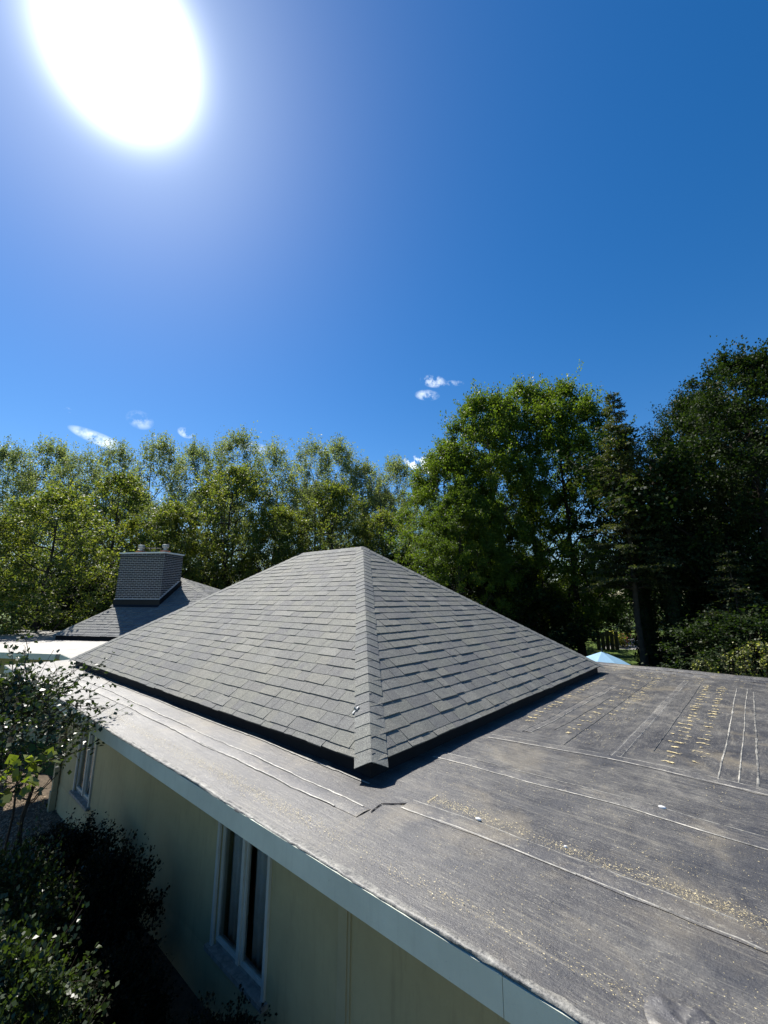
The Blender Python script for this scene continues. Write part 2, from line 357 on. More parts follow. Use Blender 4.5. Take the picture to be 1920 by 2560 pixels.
XF, YN, YFAR = 10.62, -9.0, 12.19
roof = part('flat_roof', sheet(XE+.01, 4.75, YN, YFAR, 0, .09, M['membrane'], 'flat_roof'))
field = part('flat_roof', sheet(4.75, XF, YN, YFAR, 0, .12, M['membrane_x'], 'flat_roof_field'))
pale = part('flat_roof', MB().prism([(3.0, 12.19), (3.05, 13.74), (5, 17), (XF, 17), (XF, 12.19)], ZF-.14, ZF-.006).mesh('flat_roof_link', M['membrane_pale']))
C2 = np.array([3.79, 18.31, 0]); A2 = np.array([.5, -.8660254, 0]); B2 = np.array([.8660254, .5, 0])
def w2(a, b, z=0): q = C2+A2*a+B2*b; return (q[0], q[1], z)
part('flat_roof', MB().prism([w2(a, b)[:2] for a, b in [(-14, -3), (3.59, -3), (9, -3), (11, 8), (-1, 8), (-1, 3.4), (-14, 3.4)]], ZF-.13, ZF-.012).mesh('flat_roof_rear', M['membrane_pale']))
part('soffit', MB().prism([(XE+.02, YN+.02), (XF-.02, YN+.02), (XF-.02, YFAR-.02), (XE+.02, YFAR-.02)], ZF-.13, ZF-.03).mesh('soffit', M['soffit']))
def fascia(p, q, h=.135, th=.022, z=None):
    z = ZF-.012 if z is None else z
    part('fascia', MB().bar((p[0], p[1], z-h/2), (q[0], q[1], z-h/2), th, h).mesh('fascia', M['fascia']))
for ya, yb in ((YN, -3.2), (-3.2, .93), (.93, 5.05), (5.05, 9.2), (9.2, YFAR)):
    fascia((XE+random.uniform(-.001, .001), ya+.0015), (XE+random.uniform(-.001, .001), yb-.0015))
fascia((XE+.011, YFAR), (3.0, YFAR+.01)); fascia((XF, YN), (XF, YFAR))
fascia((3.0, 12.21), (3.05, 13.73)); fascia(w2(3.57, -3.01)[:2], w2(-14, -3.01)[:2], .15); fascia(w2(-1.02, 3.41)[:2], w2(-14, 3.41)[:2], .15)
# coated edge strip along the left fascia: ragged, slightly raised lip
rng = np.random.default_rng(11)
ny = 420; ys = np.linspace(YN, YFAR, ny); prof = [(-.013, -.008), (-.012, .0025), (.002, .0040), (.014, .0036), (.030, .0028)]
V = []
for k, (ox, oz) in enumerate(prof):
    jx = rng.normal(0, .004 if k else .002, ny)+(.012*np.sin(ys*3.1+2)*(k == 4)); jz = rng.normal(0, .0009, ny)
    V.append(np.stack([XE+ox+jx+0.006*np.sin(ys*.9), ys, ZF+oz+jz+und(XE, ys)], 1))
V = np.concatenate(V); idx = np.arange(ny-1)
Q = np.concatenate([np.stack([k*ny+idx, (k+1)*ny+idx, (k+1)*ny+idx+1, k*ny+idx+1], 1) for k in range(len(prof)-1)])
put('edge_strip', mesh_np('edge_strip', V, Q[:, ::-1], M['edge'], True), roof)
# far gravel stop on the other side: two low ridges
for xx, hh in ((10.25, .03), (10.56, .045)):
    V = []; ys = np.linspace(YN, 8, 160)
    for ox, oz in ((-.09, .002), (-.03, hh), (.02, hh), (.05, .002)):
        V.append(np.stack([xx+ox+rng.normal(0, .004, 160), ys, ZF+oz+und(xx, ys)+rng.normal(0, .003, 160)], 1))
    V = np.concatenate(V); idx = np.arange(159)
    put('edge_ridge', mesh_np('edge_ridge', V, np.concatenate([np.stack([k*160+idx, (k+1)*160+idx, (k+1)*160+idx+1, k*160+idx+1], 1) for k in range(3)])[:, ::-1], M['membrane_x'], True), field)
# seams: tape strips with a ragged pale caulk line on the laps
def strip(par, p, q, w, dz, mat, name, jag=.004, n=None, dash=0.0, sd=0):
    r_ = np.random.default_rng(sd+int(abs(p[0])*100+abs(p[1])*1000))
    p = np.array(p, float); q = np.array(q, float); L = np.linalg.norm(q-p); n = n or max(8, int(L/.06))
    t = np.linspace(0, 1, n); d = (q-p)/L; nn = np.array([-d[1], d[0]])
    wob = np.cumsum(r_.normal(0, jag*.25, n)); wob -= np.linspace(0, wob[-1], n)
    wv = w/2*(1+r_.normal(0, .28 if w < .03 else .04, n).clip(-.8, 1.2))
    c = p+(q-p)*t[:, None]+nn*wob[:, None]
    a = c+nn*wv[:, None]; b = c-nn*wv[:, None]
    za = ZF+dz+und(a[:, 0], a[:, 1]); zb = ZF+dz+und(b[:, 0], b[:, 1]); zc = ZF+dz+(.0015 if w < .03 else .003)+und(c[:, 0], c[:, 1])
    V = np.concatenate([np.c_[a, za-.003], np.c_[c, zc], np.c_[b, zb-.003]]); i = np.arange(n-1)
    Q = np.concatenate([np.stack([i, n+i, n+i+1, i+1], 1), np.stack([n+i, 2*n+i, 2*n+i+1, n+i+1], 1)])[:, ::-1]
    put(name, mesh_np(name, V, Q, mat, True), par)
seamS = [(3.55, 2.42), (3.64, .9), (3.72, YN+.1)]; seamT = [(2.62, 2.05), (2.66, .9), (2.74, YN+.1)]; seamU = [(4.35, 2.30), (4.55, 1.2), (4.52, YN+.1)]
for sm, off in ((seamS, .075), (seamT, .07), (seamU, .06)):
    for k in range(2):
        strip(roof, sm[k], sm[k+1], .15, .006, M['seam'], 'seam_tape')
        for s_ in (-1, 1):
            strip(roof, (sm[k][0]+s_*off, sm[k][1]), (sm[k+1][0]+s_*off, sm[k+1][1]), (.007 if s_ < 0 else .0045), .006, M['seam_line' if s_ < 0 else 'seam_faint'], 'seam_bead', .012)
strip(roof, (2.32, 2.19), (2.30, 12.1), .14, .006, M['seam'], 'seam_tape'); strip(roof, (2.38, 2.25), (2.37, 12.1), .013, .010, M['seam_line'], 'seam_bead', .012, dash=.35)
strip(roof, (2.25, 2.4), (2.24, 12.1), .009, .010, M['seam_line'], 'seam_bead', .012, dash=.6)
strip(roof, (2.62, 2.05), (2.50, 2.18), .012, .008, M['curb'], 'crack', .006); strip(roof, (2.50, 2.18), (2.36, 2.16), .010, .008, M['curb'], 'crack', .006)
for (x0, x1, y0, y1, w, ds) in [(4.75, 8.3, 2.02, 1.92, .014, .1), (4.72, 8.2, 2.10, 1.99, .008, .5), (5.0, 7.2, 1.86, 1.80, .012, .3), (4.6, 9.6, 1.62, 1.58, .008, .55),
                        (4.55, 9.55, 1.19, 1.14, .013, .08), (4.62, 9.55, 1.12, 1.08, .012, .25), (4.62, 9.5, 1.155, 1.11, .008, .4), (5.0, 9.2, .92, .88, .010, .35),
                        (4.5, 9.25, .41, .41, .022, .22), (4.6, 9.35, .285, .28, .017, .04), (4.6, 9.1, .17, .20, .03, .55), (4.6, 9.3, -.5, -.48, .014, .2), (4.6, 9.3, -1.3, -1.28, .014, .2), (4.6, 9.3, -2.3, -2.3, .02, .2), (4.6, 9.3, -3.4, -3.4, .014, .2)]:
    strip(field, (x0, y0), (x1, y1), w*.55, .006, M['seam_line' if ds < .3 else 'seam_faint'], 'strip_line', .004, sd=3)
for (x0, x1, y0, y1, w) in [(4.75, 8.2, 2.06, 1.95, .09), (4.6, 9.5, 1.16, 1.11, .10)]:
    strip(field, (x0, y0), (x1, y1), w, .004, M['seam'], 'seam_tape')
# yellow adhesive left in bands and rows
rng = np.random.default_rng(21); FL = []            # rows of x, y, half length, half width, angle
H = math.pi/2
def flecks(x, y, smin, smax, asp=.3, spread=.3):
    n = len(x); L_ = rng.uniform(smin, smax, n)*rng.uniform(.5, 1.0, n); FL.append(np.stack([x, y, L_, L_*asp*rng.uniform(.6, 1.6, n), H+rng.normal(0, spread, n)], 1))
def clumpy(n, lo, hi, k, sg=.12):
    return np.clip(rng.uniform(lo, hi, k)[rng.integers(0, k, n)]+rng.normal(0, sg, n), lo, hi)
flecks(1.995+rng.normal(0, .038, 5200), clumpy(5200, .1, 6.6, 40, .22), .002, .0075)
flecks(1.95+rng.normal(0, .07, 2200), rng.uniform(.3, 7.5, 2200), .0015, .005)
flecks(2.79+rng.normal(0, .034, 4600), clumpy(4600, -4, 1.95, 50, .2), .002, .0085)
flecks(2.80+rng.normal(0, .09, 1800), rng.uniform(-3, 2, 1800), .0015, .006)
for xc, n in ((2.18, 900), (2.30, 700), (2.45, 700), (3.05, 900), (3.25, 700), (3.45, 500)):
    flecks(xc+rng.normal(0, .05, n), clumpy(n, -2.5, 2.2, 22, .10), .0015, .0065, .22, .2)
flecks(rng.uniform(1.95, 4.4, 4200), rng.uniform(-2.5, 2.6, 4200), .0012, .005)
flecks(rng.uniform(1.9, 2.6, 1500), rng.uniform(2.2, 8, 1500), .0012, .0045)
flecks(rng.uniform(3.8, 4.5, 260), clumpy(260, -2, 1.2, 9, .05), .003, .011, .25)
for yr, x0, x1, st, m_ in ((.78, 4.75, 9.3, .155, 9), (.585, 4.9, 9.3, .17, 8), (1.50, 6.2, 9.6, .19, 6), (1.72, 5.0, 9.0, .26, 5), (2.25, 5.2, 8.8, .16, 7), (-.2, 4.9, 9.3, .2, 8), (-.9, 4.9, 9.3, .2, 8)):
    x = x0
    while x < x1:
        n = int(rng.integers(2, m_)*2); w_ = rng.uniform(.012, .035)
        flecks(x+rng.normal(0, .012, n), yr+.012*(x-6)*(yr > 1.4)+rng.normal(0, w_*1.2, n), .008, .034, .5, .15); x += st*rng.uniform(.75, 1.3)
n = 700; flecks(rng.uniform(9.3, 10.6, n), clumpy(n, -5, 3.2, 60, .05), .01, .045, .18, .15)
n = 500; flecks(clumpy(n, 4.8, 9, 25, .1), rng.uniform(1.3, 1.75, n), .004, .012)
FL = np.concatenate(FL); FL[:, 2] *= .85; FL[:, 3] *= .6; n = len(FL); P = FL[:, :2]
ux = np.stack([np.cos(FL[:, 4]), np.sin(FL[:, 4])], 1)*FL[:, 2:3]; uy = np.stack([-np.sin(FL[:, 4]), np.cos(FL[:, 4])], 1)*FL[:, 3:4]
V = []
for a, b in ((-1, -.4), (-.1, -1), (.9, -.5), (1, .5), (.1, 1), (-.8, .7)):
    q = P+ux*(a*rng.uniform(.6, 1.2, (n, 1)))+uy*(b*rng.uniform(.6, 1.2, (n, 1))); V.append(np.c_[q, ZF+.006+und(q[:, 0], q[:, 1])+rng.uniform(0, .003, n)])
V = np.stack(V, 1).reshape(-1, 3); i = np.arange(n)*6
put('adhesive_flecks', mesh_np('adhesive_flecks', V, np.concatenate([np.stack([i, i+1, i+2, i+5], 1), np.stack([i+5, i+2, i+3, i+4], 1)]), M['fleck']), roof, kind='stuff')
# wrinkled patch, scraps and a white pebble or two
def patch(cx, cy, r, mat, name, sd, amp=.010):
    r_ = np.random.default_rng(sd); nr, na = 7, 28; V = [(cx, cy, ZF+.014)]; ph = r_.uniform(0, 6, 4)
    for k in range(1, nr+1):
        for j in range(na):
            t = 2*math.pi*j/na; rr = r*k/nr*(1+.16*math.sin(2*t+ph[0])+.10*math.sin(3*t+ph[1])+.05*math.sin(7*t+ph[2]))
            x = cx+rr*math.cos(t); y = cy+rr*math.sin(t)*.85
            V.append((x, y, ZF+float(und(x, y))+.010-.006*(k == nr)+amp*(k < nr)*max(0, math.sin(5*t+3*k/nr+ph[3]))*k/nr))
    Fc = [[0, 1+j, 1+(j+1) % na] for j in range(na)]+[[1+(k-1)*na+j, 1+k*na+j, 1+k*na+(j+1) % na, 1+(k-1)*na+(j+1) % na] for k in range(1, nr) for j in range(na)]
    put(name, mesh_py(name, V, Fc, mat, True), roof)
patch(1.98, .36, .13, M['seam'], 'membrane_patch', 4, .016); 
for k, (x, y, s_) in enumerate([(2.735, 1.55, .024), (3.72, .67, .026), (2.80, 1.02, .010)]):
    r_ = np.random.default_rng(50+k); mb = MB(); rings = []
    for z, rr in ((.004, .8), (.010, 1), (.016, .75)):
        rings.append([(x+s_*rr*math.cos(t)*r_.uniform(.7, 1.1)*.55, y+s_*rr*math.sin(t)*r_.uniform(.8, 1.2), ZF+float(und(x, y))+z) for t in np.linspace(0, 2*math.pi, 9)[:-1]])
    mb.add(sum(rings, []), [[a*8+i, a*8+(i+1) % 8, a*8+8+(i+1) % 8, a*8+8+i] for a in range(2) for i in range(8)]+[list(range(16, 24))])
    put('caulk_blob', mb.mesh('caulk_blob', M['white'], True), roof)

# --- hip roofs ----------------------------------------------------------------
def clip_poly(P, poly):
    out = P
    n = len(poly)
    for i in range(n):
        a, b = poly[i], poly[(i+1) % n]; inp, out = out, []
        f = lambda q: (b[0]-a[0])*(q[1]-a[1])-(b[1]-a[1])*(q[0]-a[0])
        for j in range(len(inp)):
            p, q = inp[j-1], inp[j]; fp, fq = f(p), f(q)
            if (fp >= 0) != (fq >= 0):
                t = fp/(fp-fq); out.append((p[0]+t*(q[0]-p[0]), p[1]+t*(q[1]-p[1])))
            if fq >= 0: out.append(q)
        if not out: return []
    return out
EXPO, TAB = .143, .333
def face_frame(o, e, top):          # o eave start, e eave end, top a point on the face -> origin, u, v(up slope), n
    o = np.array(o, float); u = unit(np.array(e, float)-o); t = np.array(top, float)-o; v = unit(t-u*(t@u)); return o, u, v, np.cross(u, v)
def shingle_face(o, u, v, nrm, poly, rng, mat, thick=1.0, jit=1.0):
    """yields (verts world, faces, centre) for every tab of the face"""
    vmax = max(p[1] for p in poly); res = []; c = 0; lows = [-.018]+[.062+k_*EXPO for k_ in range(200)]
    umin = min(p[0] for p in poly)-.3; umax = max(p[0] for p in poly)
    grown = [(a-.02 if i_ in (0, len(poly)-1) and b < .001 else a, b-.05 if b < .001 else b) for i_, (a, b) in enumerate(poly)]
    while lows[c] < vmax-.01:
        v0 = lows[c]-(.012 if c else 0); v1 = lows[c+1]+.012; ph = rng.uniform(0, 6.28); u0 = umin-rng.uniform(0, .3)
        while u0 < umax:
            wd_ = rng.choice([.13, .17, .21, .26, .30, .34])*rng.uniform(.9, 1.1); u1 = u0+wd_-.0045
            dv = (rng.normal(0, .0025)+.003*math.sin(u0*1.3+ph))*jit; dr = rng.normal(0, .0016)*jit
            rect = [(u0, v0+dv-dr), (u1, v0+dv+dr), (u1, v1), (u0, v1)]
            q = clip_poly(rect, poly if c else grown); uc = (u0+u1)/2; u0 += wd_
            if len(q) < 3: continue
            t0 = thick*(.0065+(.0060 if rng.random() < .38 else .0)+rng.uniform(0, .002)); n = len(q)
            hgt = [t0*(1-(b-v0)/(v1-v0))+.0015 for a, b in q]
            top = [o+u*a+v*b+nrm*h_ for (a, b), h_ in zip(q, hgt)]; bot = [o+u*a+v*b-nrm*.001 for a, b in q]
            res.append((top+bot, [list(range(n))]+[[i_+n, (i_+1) % n+n, (i_+1) % n, i_] for i_ in range(n)], (o+u*uc+v*(v0+v1)/2)))
        c += 1
    return res
def hip_caps(p, q, n1, n2, w, rng, sag=.0):
    """folded caps from the low end p to the high end q; n1, n2 = downslope directions on either side"""
    p = np.array(p, float); q = np.array(q, float); L = np.linalg.norm(q-p); d = (q-p)/L; k = int(L/EXPO); out = []
    n1, n2 = unit(n1), unit(n2); up = unit(-(n1+n2))
    for i in range(k+1):
        s0 = i*EXPO-(.010 if i == 0 else .012); s1 = min((i+1)*EXPO+.03, L+.02)
        if s1-s0 < .03: continue
        ww = w*(1+rng.normal(0, .02)); sk = rng.normal(0, .003)
        lo, hi = .014+rng.uniform(0, .003), .008
        V = []
        for s_, lift in ((s0, lo), (s1, hi)):
            c_ = p+d*s_+up*lift
            V += [c_+n1*ww+d*sk, c_+n1*.045+up*.003, c_, c_+n2*.045+up*.003, c_+n2*ww-d*sk]
        V2 = [np.array(x)-up*.006 for x in V]
        Fc = [[j, j+1, j+6, j+5] for j in range(4)]+[[10+j+1, 10+j, j, j+1] for j in range(4)][0:0]
        Fc += [[10+j, j, j+1, 10+j+1][::-1] for j in range(4)]+[[0, 5, 15, 10], [4, 14, 19, 9]]
        out.append((V+V2, Fc))
    return out
def deck(corners, mat, name): return mesh_py(name, [c_ for c_ in corners], [], mat)
rng = np.random.default_rng(77)
K = HR/(HW/2)
E0, E1, E2, E3 = (HX, HY, ZE), (HX+HW, HY, ZE), (HX+HW, HY+HL, ZE), (HX, HY+HL, ZE)
R0, R1 = (HX+HW/2, HY+HW/2, ZE+HR), (HX+HW/2, HY+HL-HW/2, ZE+HR)
hip = part('hip_roof', mesh_py('hip_roof', [E0, E1, E2, E3, R0, R1], [[0, 1, 4], [1, 2, 5, 4], [2, 3, 5], [3, 0, 4, 5], [3, 2, 1, 0]], M['curb']))
def face_tabs(o, e, tops, **k):
    o_, u_, v_, n_ = face_frame(o, e, tops[0])
    pl = [(0, 0), (np.linalg.norm(np.array(e)-o_), 0)]+[((np.array(t)-o_)@u_, (np.array(t)-o_)@v_) for t in tops]
    return shingle_face(o_, u_, v_, n_, pl, rng, None, **k)
vis = face_tabs(E0, E1, [R0], thick=1.0)+face_tabs(E3, E0, [R0, R1], thick=.85)
hid = face_tabs(E1, E2, [R1, R0])+face_tabs(E2, E3, [R1])
eye = np.array([0, 0, ZC]); vis.sort(key=lambda s_: np.linalg.norm(s_[2]-eye))
for V, Fc, c_ in vis[:296]: put('shingle', mesh_py('shingle', V, Fc, M['shingle']), hip)
mb = MB()
for V, Fc, c_ in vis[296:]+hid: mb.add(V, Fc)
put('shingle_field', mb.mesh('shingle_field', M['shingle']), hip, kind='stuff')
sl_ = lambda x, y: unit((x, y, -K*math.hypot(x, y)))
dn = {'-x': (-1, 0, -K), '+x': (1, 0, -K), '-y': (0, -1, -K), '+y': (0, 1, -K)}
def hip_dirs(p, q, a, b):   # downslope directions perpendicular to the hip line, inside each face
    d = unit(np.array(q)-np.array(p)); r_ = []
    for k_ in (a, b):
        v_ = np.array(k_ if not isinstance(k_, str) else dn[k_], float); r_.append(unit(v_-d*(v_@d)))
    return r_
for p_, q_, a_, b_ in ((E0, R0, '-x', '-y'), (E1, R0, '-y', '+x'), (E3, R1, '-x', '+y'), (E2, R1, '+x', '+y'), (R1, R0, '-x', '+x')):
    n1, n2 = hip_dirs(p_, q_, a_, b_)
    for V, Fc in hip_caps(p_, q_, n1, n2, .148, rng): put('hip_cap', mesh_py('hip_cap', V, Fc, M['cap']), hip)
inn = .055
put('curb', MB().prism([(HX+inn, HY+inn), (HX+HW-inn, HY+inn), (HX+HW-inn, HY+HL-inn), (HX+inn, HY+HL-inn)], ZF-.02, ZE-.004).mesh('curb', M['curb']), hip)
put('drip_board', MB().prism([(HX-.012, HY-.012), (HX+HW+.012, HY-.012), (HX+HW+.012, HY+HL+.012), (HX-.012, HY+HL+.012)], ZE-.022, ZE-.0045).mesh('drip_board', M['curb']), hip)
# added pale strip by the left eave, painting the line where lit membrane begins
strip(hip, (HX-.035, HY-.02), (HX-.035, HY+HL), .02, .010, M['edge'], 'lit_line', .006, dash=.1)
# small metal clip near the hip corner
mb = MB().bar((HX+.30, HY+.52, ZE+.215), (HX+.36, HY+.50, ZE+.27), .022, .012).bar((HX+.33, HY+.49, ZE+.24), (HX+.33, HY+.53, ZE+.262), .012, .02)
put('metal_clip', mb.mesh('metal_clip', M['galv']), hip)

# rear hip roof, turned 30 degrees
RZ = ZE; ap = (2.30, 3.15); RH = 2.10
G = [w2(0, 0, RZ), w2(8.3, 0, RZ), w2(8.3, 6.3, RZ), w2(0, 6.3, RZ)]; AP = w2(ap[0], ap[1], RZ+RH)
rear = part('hip_roof', mesh_py('hip_roof_rear', G+[AP], [[0, 1, 4], [1, 2, 4], [2, 3, 4], [3, 0, 4], [3, 2, 1, 0]], M['curb']))
mb = MB(); GN = [np.array(g) for g in G]; APN = np.array(AP)
for i in range(4):
    for V, Fc, c_ in face_tabs(GN[i], GN[(i+1) % 4], [APN], thick=1.3, jit=1.2): mb.add(V, Fc)
put('shingle_field', mb.mesh('rear_shingle_field', M['shingle_rear']), rear, kind='stuff')
for i in range(4):
    fa = face_frame(GN[i], GN[(i+1) % 4], APN)[2]; fb = face_frame(GN[i-1], GN[i], APN)[2]
    n1, n2 = hip_dirs(GN[i], APN, tuple(-fb), tuple(-fa))
    for V, Fc in hip_caps(GN[i], APN, n1, n2, .13, rng): put('hip_cap', mesh_py('hip_cap', V, Fc, M['cap']), rear)
put('curb', MB().prism([w2(a, b)[:2] for a, b in ((.06, .06), (8.24, .06), (8.24, 6.24), (.06, 6.24))], ZF-.05, ZE-.004).mesh('curb_rear', M['curb']), rear)

# chimney on the rear roof
ca0, ca1, cb0, cb1 = .87, 2.80, 1.50, 2.58
TP = RH/ap[1]; zroof = lambda b: RZ+TP*b
ZT = ZC+1.667; BW, BH = .1935, .0672
g_ = .006
chim = part('chimney', MB().prism([w2(a, b)[:2] for a, b in ((ca0+g_, cb0+g_), (ca1-g_, cb0+g_), (ca1-g_, cb1-g_), (ca0+g_, cb1-g_))], zroof(cb0)-.3, ZT-.02).mesh('chimney', M['mortar']))
def brick_mesh(L, H_, D=.022):
    b_ = .003
    V = [(0, 0, 0), (L, 0, 0), (L, H_, 0), (0, H_, 0), (b_, b_, D), (L-b_, b_, D), (L-b_, H_-b_, D), (b_, H_-b_, D)]
    return mesh_py('brick', V, [[4, 5, 6, 7], [0, 1, 5, 4], [1, 2, 6, 5], [2, 3, 7, 6], [3, 0, 4, 7]], M['brick'])
full = {}
def lay(a0, b0, du, length, z0fun, par, limit, label=None):
    """rows of bricks on one chimney face, du = world direction along the face, outward normal = du x z"""
    du = np.array(du); zz = np.array([0, 0, 1.0]); nn = np.cross(du, zz); o_ = np.array(w2(a0, b0))-nn*.0155
    cnt = 0; r = 0; rest = MB()
    while ZT-.03-(r+1)*BH > zroof(cb0)-.05:
        z = ZT-.03-(r+1)*BH; s_ = -(BW/2 if r % 2 else 0)
        corb = .018 if r == 1 else .0
        while s_ < length-.01:
            s0 = max(s_, 0); s1 = min(s_+BW, length); s_ += BW
            L_ = s1-s0-.021
            if L_ < .03: continue
            if z < z0fun((s0+s1)/2): continue
            key = round(L_, 3)
            if key not in full: full[key] = brick_mesh(key, BH-.017)
            mtx = Matrix.Identity(4); q = o_+du*(s0+.0055)+zz*(z+.0055)+nn*(random.uniform(-.0025, .0025)+corb)
            for i in range(3): mtx[i][0], mtx[i][1], mtx[i][2], mtx[i][3] = du[i], zz[i], nn[i], q[i]
            if cnt < limit:
                o__ = put('brick', full[key], par); o__.matrix_local = mtx
            else:
                rest.add([mtx @ v.co for v in full[key].vertices], [list(p.vertices) for p in full[key].polygons])
            cnt += 1
        r += 1
    return rest
random.seed(3)
flz = .20
r1 = lay(ca0, cb0, A2, ca1-ca0, lambda s: zroof(cb0)+flz, chim, 230)
r2 = lay(ca1, cb0, B2, cb1-cb0, lambda s: zroof(cb0+s)+flz+.02, chim, 68)
r3 = lay(ca1, cb1, -A2, ca1-ca0, lambda s: zroof(cb1)+.1, chim, 0); r4 = lay(ca0, cb1, -B2, cb1-cb0, lambda s: zroof(cb1-s)+flz, chim, 0)
for x in (r2, r3, r4): r1.add(x.v, x.f)
put('brick_field', r1.mesh('brick_field', M['brick']), chim, kind='stuff')
# flashing: a dark apron round the foot, stepped up the sides
mb = MB(); e_ = .028
fr = [w2(ca0-e_, cb0-e_), w2(ca1+e_, cb0-e_), w2(ca1+e_, cb1+e_), w2(ca0-e_, cb1+e_)]
zl = [zroof(cb0)+flz, zroof(cb0)+flz, zroof(cb1)+flz, zroof(cb1)+flz]
V = [(p_[0], p_[1], zroof(cb0)-.15) for p_ in fr]+[(p_[0], p_[1], z) for p_, z in zip(fr, zl)]
fi = [w2(ca0+.01, cb0+.01), w2(ca1-.01, cb0+.01), w2(ca1-.01, cb1-.01), w2(ca0+.01, cb1-.01)]
V += [(p_[0], p_[1], z+.004) for p_, z in zip(fi, zl)]
mb.add(V, [[i, (i+1) % 4, 4+(i+1) % 4, 4+i] for i in range(4)]+[[4+i, 4+(i+1) % 4, 8+(i+1) % 4, 8+i] for i in range(4)])
mb.add([w2(ca0-.05, cb0-.14, zroof(cb0-.14)+.024), w2(ca1+.05, cb0-.14, zroof(cb0-.14)+.024), w2(ca1+.05, cb0, zroof(cb0)+.03), w2(ca0-.05, cb0, zroof(cb0)+.03)], [[0, 1, 2, 3]])
put('flashing', mb.mesh('flashing', M['flash']), chim)
put('chimney_crown', MB().prism([w2(a, b)[:2] for a, b in ((ca0-.03, cb0-.03), (ca1+.03, cb0-.03), (ca1+.03, cb1+.03), (ca0-.03, cb1+.03))], ZT-.02, ZT+.025).mesh('chimney_crown', M['cap_stone']), chim)
for a in (ca0+.42, ca1-.42):
    b = (cb0+cb1)/2; p_ = w2(a, b, ZT+.02)
    fl = put('flue', MB().prism([w2(a+s_*.13, b+t_*.13)[:2] for s_, t_ in ((-1, -1), (1, -1), (1, 1), (-1, 1))], ZT+.02, ZT+.13).mesh('flue', M['flue']), chim)
    mb = MB().lathe((p_[0], p_[1], ZT+.13), [(.115, 0), (.115, .02), (.07, .03), (.07, .12), (.12, .125), (.125, .16), (.125, .23), (.11, .245), (.001, .255)], 16)
    put('rain_cap', mb.mesh('rain_cap', M['galv']), chim)
mb = MB(); pc = w2((ca0+ca1)/2, (cb0+cb1)/2)
mb.prism([w2((ca0+ca1)/2+s_*.28, (cb0+cb1)/2+t_*.16)[:2] for s_, t_ in ((-1, -1), (1, -1), (1, 1), (-1, 1))], ZT+.24, ZT+.255)
for s_ in (-.26, 0, .26):
    for t_ in (-.15, .15): q = w2((ca0+ca1)/2+s_, (cb0+cb1)/2+t_); mb.box((q[0]-.012, q[1]-.012, ZT+.02), (q[0]+.012, q[1]+.012, ZT+.24))
mb.prism([w2((ca0+ca1)/2+s_*.3, (cb0+cb1)/2+t_*.18)[:2] for s_, t_ in ((-1, -1), (1, -1), (1, 1), (-1, 1))], ZT+.02, ZT+.07)
put('spark_guard', mb.mesh('spark_guard', M['metal_dark']), chim)

# --- walls and windows -----------------------------------------------------------
XW, ZS = 2.5, ZF-.13; YC = 10.05          # left wall plane, soffit height, far corner
wins = [(3.47, 4.29, .53, 2.02), (8.22, 9.02, .57, 2.02)]
def wallmesh():
    mb = MB(); ys = [YN+.6, 3.47, 4.29, 8.22, 9.02, YC]
    q = lambda y0, y1, z0, z1: mb.add([(XW, y0, z0), (XW, y0, z1), (XW, y1, z1), (XW, y1, z0)], [[0, 3, 2, 1]])
    for i in range(5):
        w = [x for x in wins if abs(x[0]-ys[i]) < 1e-6]
        if w: q(ys[i], ys[i+1], -.05, w[0][2]); q(ys[i], ys[i+1], w[0][3], ZS)
        else: q(ys[i], ys[i+1], -.05, ZS)
    for y0, y1, z0, z1 in wins:               # reveals
        for a, b in (((y0, z0), (y1, z0)), ((y1, z0), (y1, z1)), ((y1, z1), (y0, z1)), ((y0, z1), (y0, z0))):
            mb.add([(XW, a[0], a[1]), (XW, b[0], b[1]), (XW+.14, b[0], b[1]), (XW+.14, a[0], a[1])], [[0, 1, 2, 3]])
        mb.box((XW+.75, y0-.5, z0-.4), (XW+.8, y1+.5, z1+.05))
    mb.add([(XW, YC, -.05), (XW, YC, ZS), (XF-.7, YC, ZS), (XF-.7, YC, -.05)], [[0, 1, 2, 3]])
    mb.add([(XF-.7, YN+.6, -.05), (XF-.7, YN+.6, ZS), (XF-.7, YC, ZS), (XF-.7, YC, -.05)], [[3, 2, 1, 0]])
    mb.add([(XW, YN+.6, -.05), (XW, YN+.6, ZS), (XF-.7, YN+.6, ZS), (XF-.7, YN+.6, -.05)], [[0, 1, 2, 3]])
    return mb.mesh('wall', M['wall'])
wall = part('wall', wallmesh())
part('wall', MB().prism([w2(a, b)[:2] for a, b in ((-13, -2.3), (7, -2.3), (10, 7), (-.4, 7), (-.4, 2.8), (-13, 2.8))], -.05, ZF-.128).mesh('wall_rear', M['wall']))
put('trim_board', MB().box((XW-.022, 2.49, -.02), (XW+.01, 2.58, ZS)).mesh('trim_board', M['trim']), wall)
put('trim_board', MB().box((XW-.012, 2.465, -.02), (XW+.01, 2.4895, ZS)).mesh('trim_board', M['trim']), wall)
put('corner_board', MB().box((XW-.02, YC-.09, -.02), (XW+.02, YC+.02, ZS)).mesh('corner_board', M['trim']), wall)
